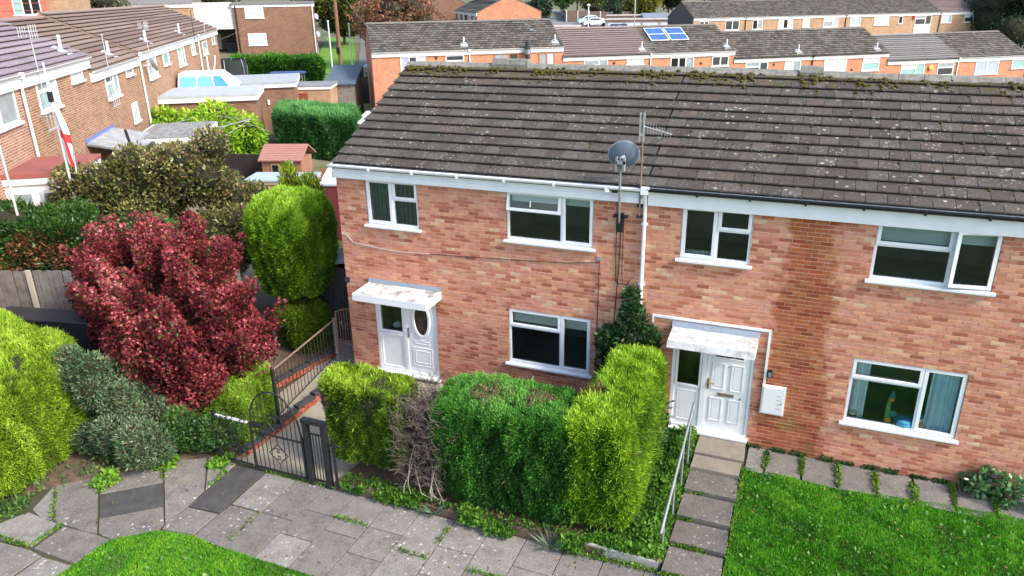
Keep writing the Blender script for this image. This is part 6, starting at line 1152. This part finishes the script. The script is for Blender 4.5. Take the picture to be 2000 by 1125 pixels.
M().box(-16,-4.05,.3,8,-2,5.0).obj('far_wing_wall', BSD, t); M().box(-16,-4.05,.2,8,5.0,5.4).obj('far_wing_fascia', FWHITE, t); M().hexa([(-16,.1,5.4),(-4.05,.1,5.4),(-4.05,8,5.4),(-16,8,5.4)], [(-16,3.8,7),(-4.05,3.8,7),(-4.05,4.2,7),(-16,4.2,7)]).obj('far_wing_roof', T_GREY, t, tint=.1)
fwin(t, -15, -13, 3.7, 4.9, 'L', 'wgw'); fwin(t, -11.2, -9.4, 3.7, 4.9, 'L', 'wgw')
t = thing('tile_hung_house', 'house with salmon red tile hung upper wall at top left', 'house', (-47.4,26.9,1.9), 35.4)
M().box(-6,3.3,0,7,-1,7.2).obj('upper_wall', mat('red_tile_hanging', (.52,.155,.11), .85, col2=(.44,.125,.09), scale=3), t); M().box(3.3,4.6,.4,7,-1,7.0).obj('side_wall', BSD, t); M().box(-6.2,4.7,-.15,7,7.0,7.3).obj('fascia', FWHITE, t); M().hexa([(-6.2,-.3,7.3),(4.7,-.3,7.3),(4.7,7.2,7.3),(-6.2,7.2,7.3)], [(-6.2,3.3,9),(4.7,3.3,9),(4.7,3.6,9),(-6.2,3.6,9)]).obj('roof', T_GREY, t, tint=.3)
for z in (4.2,4.7,5.1,5.6,6.1,6.6): M().box(-6,3.3,-.02,.0,z,z+.03).obj('tile_line', mat('red_tile_edge', (.40,.10,.075), .85) if z == 4.2 else bpy.data.materials['red_tile_edge'], t)
fwin(t, 1.15, 3.0, 5.3, 6.5, '3', 'tkk'); fwin(t, -2.2, -.4, 5.3, 6.5, '3', 'kkk')
fg = 'sand brick row at the top right'
FWN = [[(.8,2.0,4.0,4.58,'2','dd'),(4.14,5.95,3.5,4.58,'2','dd')], [(.9,2.23,3.5,4.58,'2','kg'),(4.34,6.3,3.5,4.58,'3','wkw')], [(.82,1.75,3.6,4.58,'1','w'),(3.68,5.7,3.55,4.58,'L','wgb')], [(.61,2.06,3.6,4.58,'2','bb'),(4.02,6.1,3.6,4.58,'L','www')], [(.69,1.3,3.7,4.58,'1','k'),(3.12,5.5,3.5,4.6,'L','gdd')], [(.2,1.7,3.65,4.58,'L','wwt'),(3.64,5.8,3.65,4.58,'L','wdd')]]
LBF = ['sand brick house with dark slate gable at the left end of the top right row','second house of the sand brick row with one dark open window','sand brick house with narrow white window in the middle of the top right row','sand brick house left of the tall white panelled window','sand brick house with tall white panelled window','sand brick house with mauve roof at the right end of the top row']
for i in range(6):
    p = Vector((-5.63+.8149*6.8*i, 81.07+.5796*6.8*i, .14)); t = fhouse('terrace_house', LBF[i], p, 35.42, 6.8, FWN[i], BSD, BSDs, T_MAUVE if i == 5 else T_OLD, 'courses' if i == 5 else 'tiles', fg, -3, pipe=6.75 if i in (0,2,4) else None, pipem=BLACKP)
    if i == 0: M().add([(-.02,-.02,-2),(-.02,7.1,-2),(-.02,7.1,4.95),(-.02,3.55,6.72),(-.02,-.02,4.95)], [(4,3,2,1,0)]).obj('slate_gable', mat('dark_slate', (.06,.058,.06), .8, col2=(.09,.087,.088), scale=4), t)
    if i == 4: M().box(3.12,5.5,-.03,0,1.2,3.5).obj('white_panel', FWHITE, t); M().box(2.75,2.95,-.15,0,4.2,4.6).obj('red_alarm', bpy.data.materials['flag_red'], t)
t = None
o3 = Vector((-25.7,64.1,1.3))-Vector((.58,-.815,0))*13.6
fhouse('terrace_house', 'orange brick gable end house seen above the stepped row', o3, -54.6, 13.6, [(1.5,3.3,3.5,4.6,'L','wgg'),(5,6.2,3.6,4.6,'2','ww'),(8.5,10.3,3.5,4.6,'L','wgg'),(11.5,12.8,3.6,4.6,'2','ww'),(11.3,12.8,1,2.2,'2','ww')], BB, BOs, T_OLD, 'courses', None, -1, pipe=6.8, pipem=BLACKP)
o4 = o3+Vector((-9.5,6,0.2))-Vector((.58,-.815,0))*5
fhouse('terrace_house', 'brown brick house with pale windows beyond the orange gable end', o4, -54.6, 13.6, [(1.5,3.3,3.5,4.6,'L','wgg'),(5,6.2,3.6,4.6,'2','ww'),(8.5,10.3,3.5,4.6,'L','wgg'),(11.5,12.8,3.6,4.6,'2','ww')], BB, BBs, T_OLD, 'courses', None, -1)
# trees
def tree(name, label, x, y, z, h, r, n, L, W, cols, tip=None, gap=.2, tr=.22, cz=.62, blobs=16, group='trees beyond the houses', fl=1.0, core=.6):
    bl = []
    for i in range(blobs):
        d = unit(rng.normal(size=(1,3)))[0]*rng.uniform(.35,.8); bl.append(((x+d[0]*r,y+d[1]*r,z+h*cz+d[2]*h*.36*fl), (r*.45,r*.45,h*.17)))
    return bush(name, label, 'tree', (x,y,z), bl, n, L, W, cols, group=group, trunk=(h*.42,.3,tr), stems=12, tip=tip, gap=gap, fs=.7, shell=.4, spread=1.2, core=core)
OLV = [(.025,.035,.008),(.07,.085,.014),(.15,.155,.025),(.26,.24,.05)]
tree('broadleaf_tree', 'olive yellow leaved tree beside the far lawn behind the telegraph pole', -48.6,71.5,2.0, 10.5, 5.0, 26000, .42, .26, OLV, cz=.66, blobs=26)
tree('broadleaf_tree', 'low olive tree under the big olive yellow leaved tree', -51.0,76.5,2.0, 4.5, 2.5, 7000, .36, .22, OLV)
tree('broadleaf_tree', 'rusty orange autumn tree above the left end of the stepped row', -31.0,57.5,.3, 9.2, 4.6, 26000, .32, .18, [(.06,.045,.02),(.15,.105,.05),(.28,.15,.085),(.38,.19,.11)], tip=(.25,(.42,.14,.08)), blobs=30, core=.45)
tree('broadleaf_tree', 'grey green tree between the tile hung house and the flats', -60.5,45.2,2.2, 8.5, 4.2, 14000, .36, .2, [(.05,.06,.035),(.12,.13,.075),(.22,.22,.13),(.3,.29,.19)], core=.4)
tree('broadleaf_tree', 'dull green tree at the top edge right of the olive tree', -50,90,2.4, 9, 4, 9000, .42, .25, [(.03,.05,.02),(.07,.10,.04),(.13,.17,.07)])
DKG = [(.008,.02,.012),(.018,.042,.022),(.035,.07,.036),(.07,.11,.055)]
for i, (x, y, h, r) in enumerate([(31.5,104,13,5.5),(37.5,104,14,6),(42,110,15,6),(36,116,16,6)]): tree('evergreen_tree', ['leftmost dark evergreen at the top right corner','dark evergreen at the right edge of the frame','dark evergreen behind the right edge','dark evergreen furthest back at top right'][i], x, y, -1.0, h, r, 15000, .5, .22, DKG, core=.8, blobs=24, cz=.5, fl=1.2)
YEL = [(.06,.08,.008),(.16,.18,.012),(.32,.31,.02),(.46,.41,.04)]
for i, (x, y, h, r, c_) in enumerate([(-25.3,134,6.2,1.9,YEL),(-22.0,135.5,7.0,2.4,YEL),(-28.6,132,5.4,1.6,[(.02,.045,.022),(.045,.085,.045),(.08,.13,.075)])]): tree('conifer_tree', ['left golden conifer above the pale garages','right golden conifer above the pale garages','dark blue green conifer left of the golden ones'][i], x, y, 2.4, h, r, 6000, .4, .18, c_, blobs=14, cz=.5, fl=1.1, core=.75)
GRN = [(.02,.06,.01),(.05,.13,.02),(.10,.22,.03),(.18,.32,.06)]
for i, (x, y, h, r, c_) in enumerate([(-40.0,137,6.2,2.8,GRN),(-33.8,138,5.2,2.6,OLV),(-37,146,6.0,2.8,OLV),(-30.5,141,4.8,2.5,[(.06,.06,.03),(.13,.12,.06),(.2,.16,.09)]),(-31.5,99,5.5,2.2,DKG)]): tree('garden_tree', ['bright green garden tree over the far timber fence','olive garden shrub tree right of the bright green tree','olive garden tree behind the far fence','brownish garden tree above the far carport','dark green bush right of the orange gable end'][i], x, y, float(hgt(x,y)), h, r, 4500, .38, .22, c_, blobs=12)
k = 0
for x, y in [(-70,150),(-58,158),(-46,165),(-34,160),(-22,150),(-10,150),(2,140),(-80,120),(-90,95),(-62,100)]:
    tree('background_tree', ['tall grey green tree far beyond the lane','grey green tree far beyond the car park','grey green tree beyond the far fences','grey green tree behind the garden trees','grey green tree behind the golden conifers','grey green tree beyond the slate gable','grey green tree behind the sand brick row','grey green tree at the far end of the lane','grey green tree far behind the flats','grey green tree left of the far lane'][k], x, y, float(hgt(x,y)), 9, 5.5, 4000, .6, .35, [(.04,.05,.03),(.09,.10,.06),(.16,.16,.1)], blobs=14, core=.7); k += 1
# cars, bins, fences, garages far back
def car(label, loc, rz, body, group=None):
    t = thing('parked_car', label, 'car', loc, rz, group)
    pr = [(-2.1,.35),(-2.15,.75),(-1.9,.92),(-1.1,1.0),(-.45,1.42),(.9,1.46),(1.55,1.02),(2.05,.95),(2.12,.6),(2.05,.35)]
    q = M(); n = len(pr)
    q.add([(x,-.84+(.14 if z > 1.1 else 0),z) for x, z in pr]+[(x,.84-(.14 if z > 1.1 else 0),z) for x, z in pr], [tuple(range(n)), tuple(range(2*n-1,n-1,-1))]+[(i,n+i,n+(i+1)%n,(i+1)%n) for i in range(n)]); q.obj('body', body, t)
    gl = PANES['d']
    M().hexa([(-1.04,-.68,1.05),(-.48,-.66,1.40),(-.48,.66,1.40),(-1.04,.68,1.05)], [(-1.08,-.68,1.05),(-.50,-.66,1.42),(-.50,.66,1.42),(-1.08,.68,1.05)]).obj('windscreen', gl, t)
    M().hexa([(.95,-.66,1.44),(1.5,-.68,1.08),(1.5,.68,1.08),(.95,.66,1.44)], [(.97,-.66,1.45),(1.52,-.68,1.09),(1.52,.68,1.09),(.97,.66,1.45)]).obj('rear_window', gl, t)
    for s in (-1, 1):
        y = s*.80; M().hexa([(-.85,y,1.04),(1.3,y,1.04),(.85,s*.72,1.36),(-.42,s*.72,1.36)], [(-.85,y+s*.03,1.04),(1.3,y+s*.03,1.04),(.85,s*.745,1.36),(-.42,s*.745,1.36)]).obj('side_window', gl, t)
        for x in (-1.3,1.3): w = M().lathe((x,s*.70,.32), [(.32,0),(.32,.16),(.2,.17)], 14, (0,s,0)).obj('wheel', BLACKP, t)
        M().box(-2.17,-2.08,s*.62-.14,s*.62+.14,.68,.82).obj('headlight', ALU, t)
    return t
CW = mat('car_white', (.72,.76,.80), .25, spec=.6); CB = mat('car_pale_blue', (.45,.62,.75), .25, spec=.6); CBL = mat('car_blue', (.06,.14,.36), .2, spec=.6)
car('dark blue car parked beyond the black screen at the lane', (-31.2,52.0,.45), 200, CBL)
for i, (x, y, m_) in enumerate([(-28.2,118.5,CW),(-30.2,122,CB),(-31.0,126,CW)]): car(['white car nearest in the far car park row','pale blue car in the middle of the far car park row','white car furthest in the far car park row'][i], (x,y,float(hgt(x,y))+.06), 205, m_, 'cars in the far car park')
GAR = mat('pale_garage_roof', (.46,.39,.34), .9, col2=(.38,.33,.29), scale=.8); GW = mat('pale_block_wall', (.50,.45,.39), .9, col2=(.42,.38,.33), scale=1)
for i, (x, y, w, d_) in enumerate([(-22.5,104,11,5),(-24.5,112,12,5)]):
    t = thing('garage_block', ['long pale flat roofed garage block in front of its twin','long pale flat roofed garage block behind its twin'][i], 'garage', (x,y,float(hgt(x,y))), 12, 'garage blocks'); M().box(0,w,0,d_,-1,2.3).obj('wall', GW, t); M().bev(-.15,w+.15,-.15,d_+.15,2.3,2.45,.03).obj('roof', GAR, t); M().box(-.16,w+.16,-.18,-.15,2.25,2.42).obj('edge_trim', mat('brown_trim', (.25,.11,.08), .8) if i == 0 else bpy.data.materials['brown_trim'], t)
    for k in range(4): M().box(.4+k*2.6,2.6+k*2.6,-.03,0,0,2.0).obj('garage_door', FWHITE, t)
t = thing('garage_block', 'pale low block wall garage behind the stepped row ridge', 'garage', (-25.5,79,.6), 10); M().box(0,6,0,4,-1,3.5).obj('wall', GW, t); M().bev(-.1,6.1,-.1,4.1,3.5,3.62,.02).obj('roof', GAR, t)
t = thing('container', 'dark blue container beside the white cars', 'container', (-19.4,105,1.5), 15); M().box(-2.4,0,-1,2,0,2.0).obj('body', mat('container_blue', (.035,.07,.11), .6), t)
for k, x in enumerate((-2.2,-1.4,-.7)): M().box(x,x+.55,-1.03,-1,.2,1.8).obj('panel', [mat('panel_blue', (.10,.22,.36), .5), mat('panel_pale', (.5,.58,.64), .5), bpy.data.materials['barrel_blue']][k], t)
t = thing('shed', 'pale blue shed with grey roof left of the slate gable', 'shed', (-17.8,110,1.5), 20); M().box(0,3.8,0,3,-1,2.6).obj('wall', mat('pale_blue_wall', (.42,.55,.60), .8), t); M().hexa([(-.2,-.2,2.6),(4,-.2,2.6),(4,3.2,2.6),(-.2,3.2,2.6)], [(-.2,-.2,2.7),(4,-.2,2.7),(4,3.2,3.3),(-.2,3.2,3.3)]).obj('roof', mat('slate_grey', (.17,.2,.24), .8), t)
FB = mat('brown_fence', (.16,.11,.085), .95, col2=(.11,.08,.065), scale=2); CP = mat('concrete_post', (.52,.50,.45), .9)
def pfence(label, A, B, n, h):
    A = Vector(A); B = Vector(B); d = B-A; l = d.length; t = thing('timber_fence', label, 'fence', (A.x,A.y,float(hgt(A.x,A.y))), math.degrees(math.atan2(d.y,d.x)), 'far timber fences')
    for i in range(n):
        a = l*i/n; z = float(hgt(*(A+d*(i/n)).xy))-float(hgt(A.x,A.y))
        M().box(a+.08,a+l/n-.08,-.03,.03,z-.3,z+h).obj('panel', FB, t); M().box(a-.08,a+.08,-.08,.08,z-.5,z+h+.1).obj('post', CP, t)
pfence('brown fence with concrete posts running back beside the far bins', (-36.2,127), (-50,165), 14, 1.9)
pfence('brown fence with concrete posts behind the white cars', (-36.2,127), (-25,133), 6, 2.0)
BINM = mat('bin_black', (.02,.022,.025), .6); BING = mat('bin_green', (.02,.14,.10), .6)
def bin_(label, x, y, m):
    t = thing('wheelie_bin', label, 'bin', (x,y,float(hgt(x,y))+.05), 20, 'wheelie bins by the far fence'); M().hexa([(-.24,-.28,.05),(.24,-.28,.05),(.24,.28,.05),(-.24,.28,.05)], [(-.29,-.36,1.0),(.29,-.36,1.0),(.29,.36,1.0),(-.29,.36,1.0)]).obj('body', m, t); M().hexa([(-.31,-.38,1.0),(.31,-.38,1.0),(.31,.40,1.0),(-.31,.40,1.0)], [(-.27,-.32,1.08),(.27,-.32,1.08),(.27,.40,1.12),(-.27,.40,1.12)]).obj('lid', m, t)
    for s in (-1, 1): M().lathe((s*.22,.3,.1), [(.1,-.03),(.1,.03)], 8, (1,0,0)).obj('wheel', BLACKP, t)
for i, (x, y, m_) in enumerate([(-35.6,130,BINM),(-36.4,133,BINM),(-37.6,135.5,BINM),(-41.5,146,BING),(-42.6,149,BINM)]): bin_(['black wheelie bin nearest the far fence corner','second black wheelie bin along the far fence','third black wheelie bin along the far fence','green wheelie bin by the far fence','black wheelie bin beyond the green one'][i], x, y, m_)
t = thing('carport', 'pale flat roofed carport among far garden trees', 'carport', (-29.5,135,float(hgt(-29.5,135))), 15); M().bev(0,6,0,4,2.6,2.9,.05).obj('roof', FWHITE, t)
for x in (.1,5.7): M().box(x,x+.2,.1,.3,-.5,2.6).obj('post', FWHITE, t)
M().box(.5,5.5,3.6,3.8,-.5,2.5).obj('back_wall', FB, t)
t = thing('lamp_post', 'tall grey street lamp post behind the stepped row', 'lamp post', (-15.2,92.0,.6)); q = M(); q.tube((0,0,0),(0,0,9),.09,9,.06); q.tube((0,0,9),(.9,0,9.2),.05,7); q.obj('column', ALU, t); M().bev(.8,1.4,-.12,.12,9.15,9.28,.03).obj('lamp_head', ALU, t)
t = thing('lamp_post', 'short white lamp post beside the blue container', 'lamp post', (-25.2,104,1.5)); M().tube((0,0,0),(0,0,4.6),.12,9,.09).obj('column', FWHITE, t); M().lathe((0,0,4.6), [(.2,0),(.3,.1),(.1,.3)], 9).obj('lamp_head', FWHITE, t)
print('objects', len(bpy.data.objects), 'tris', sum(len(o.data.polygons)*2 for o in bpy.data.objects if o.type == 'MESH' and o.data.users == 1))
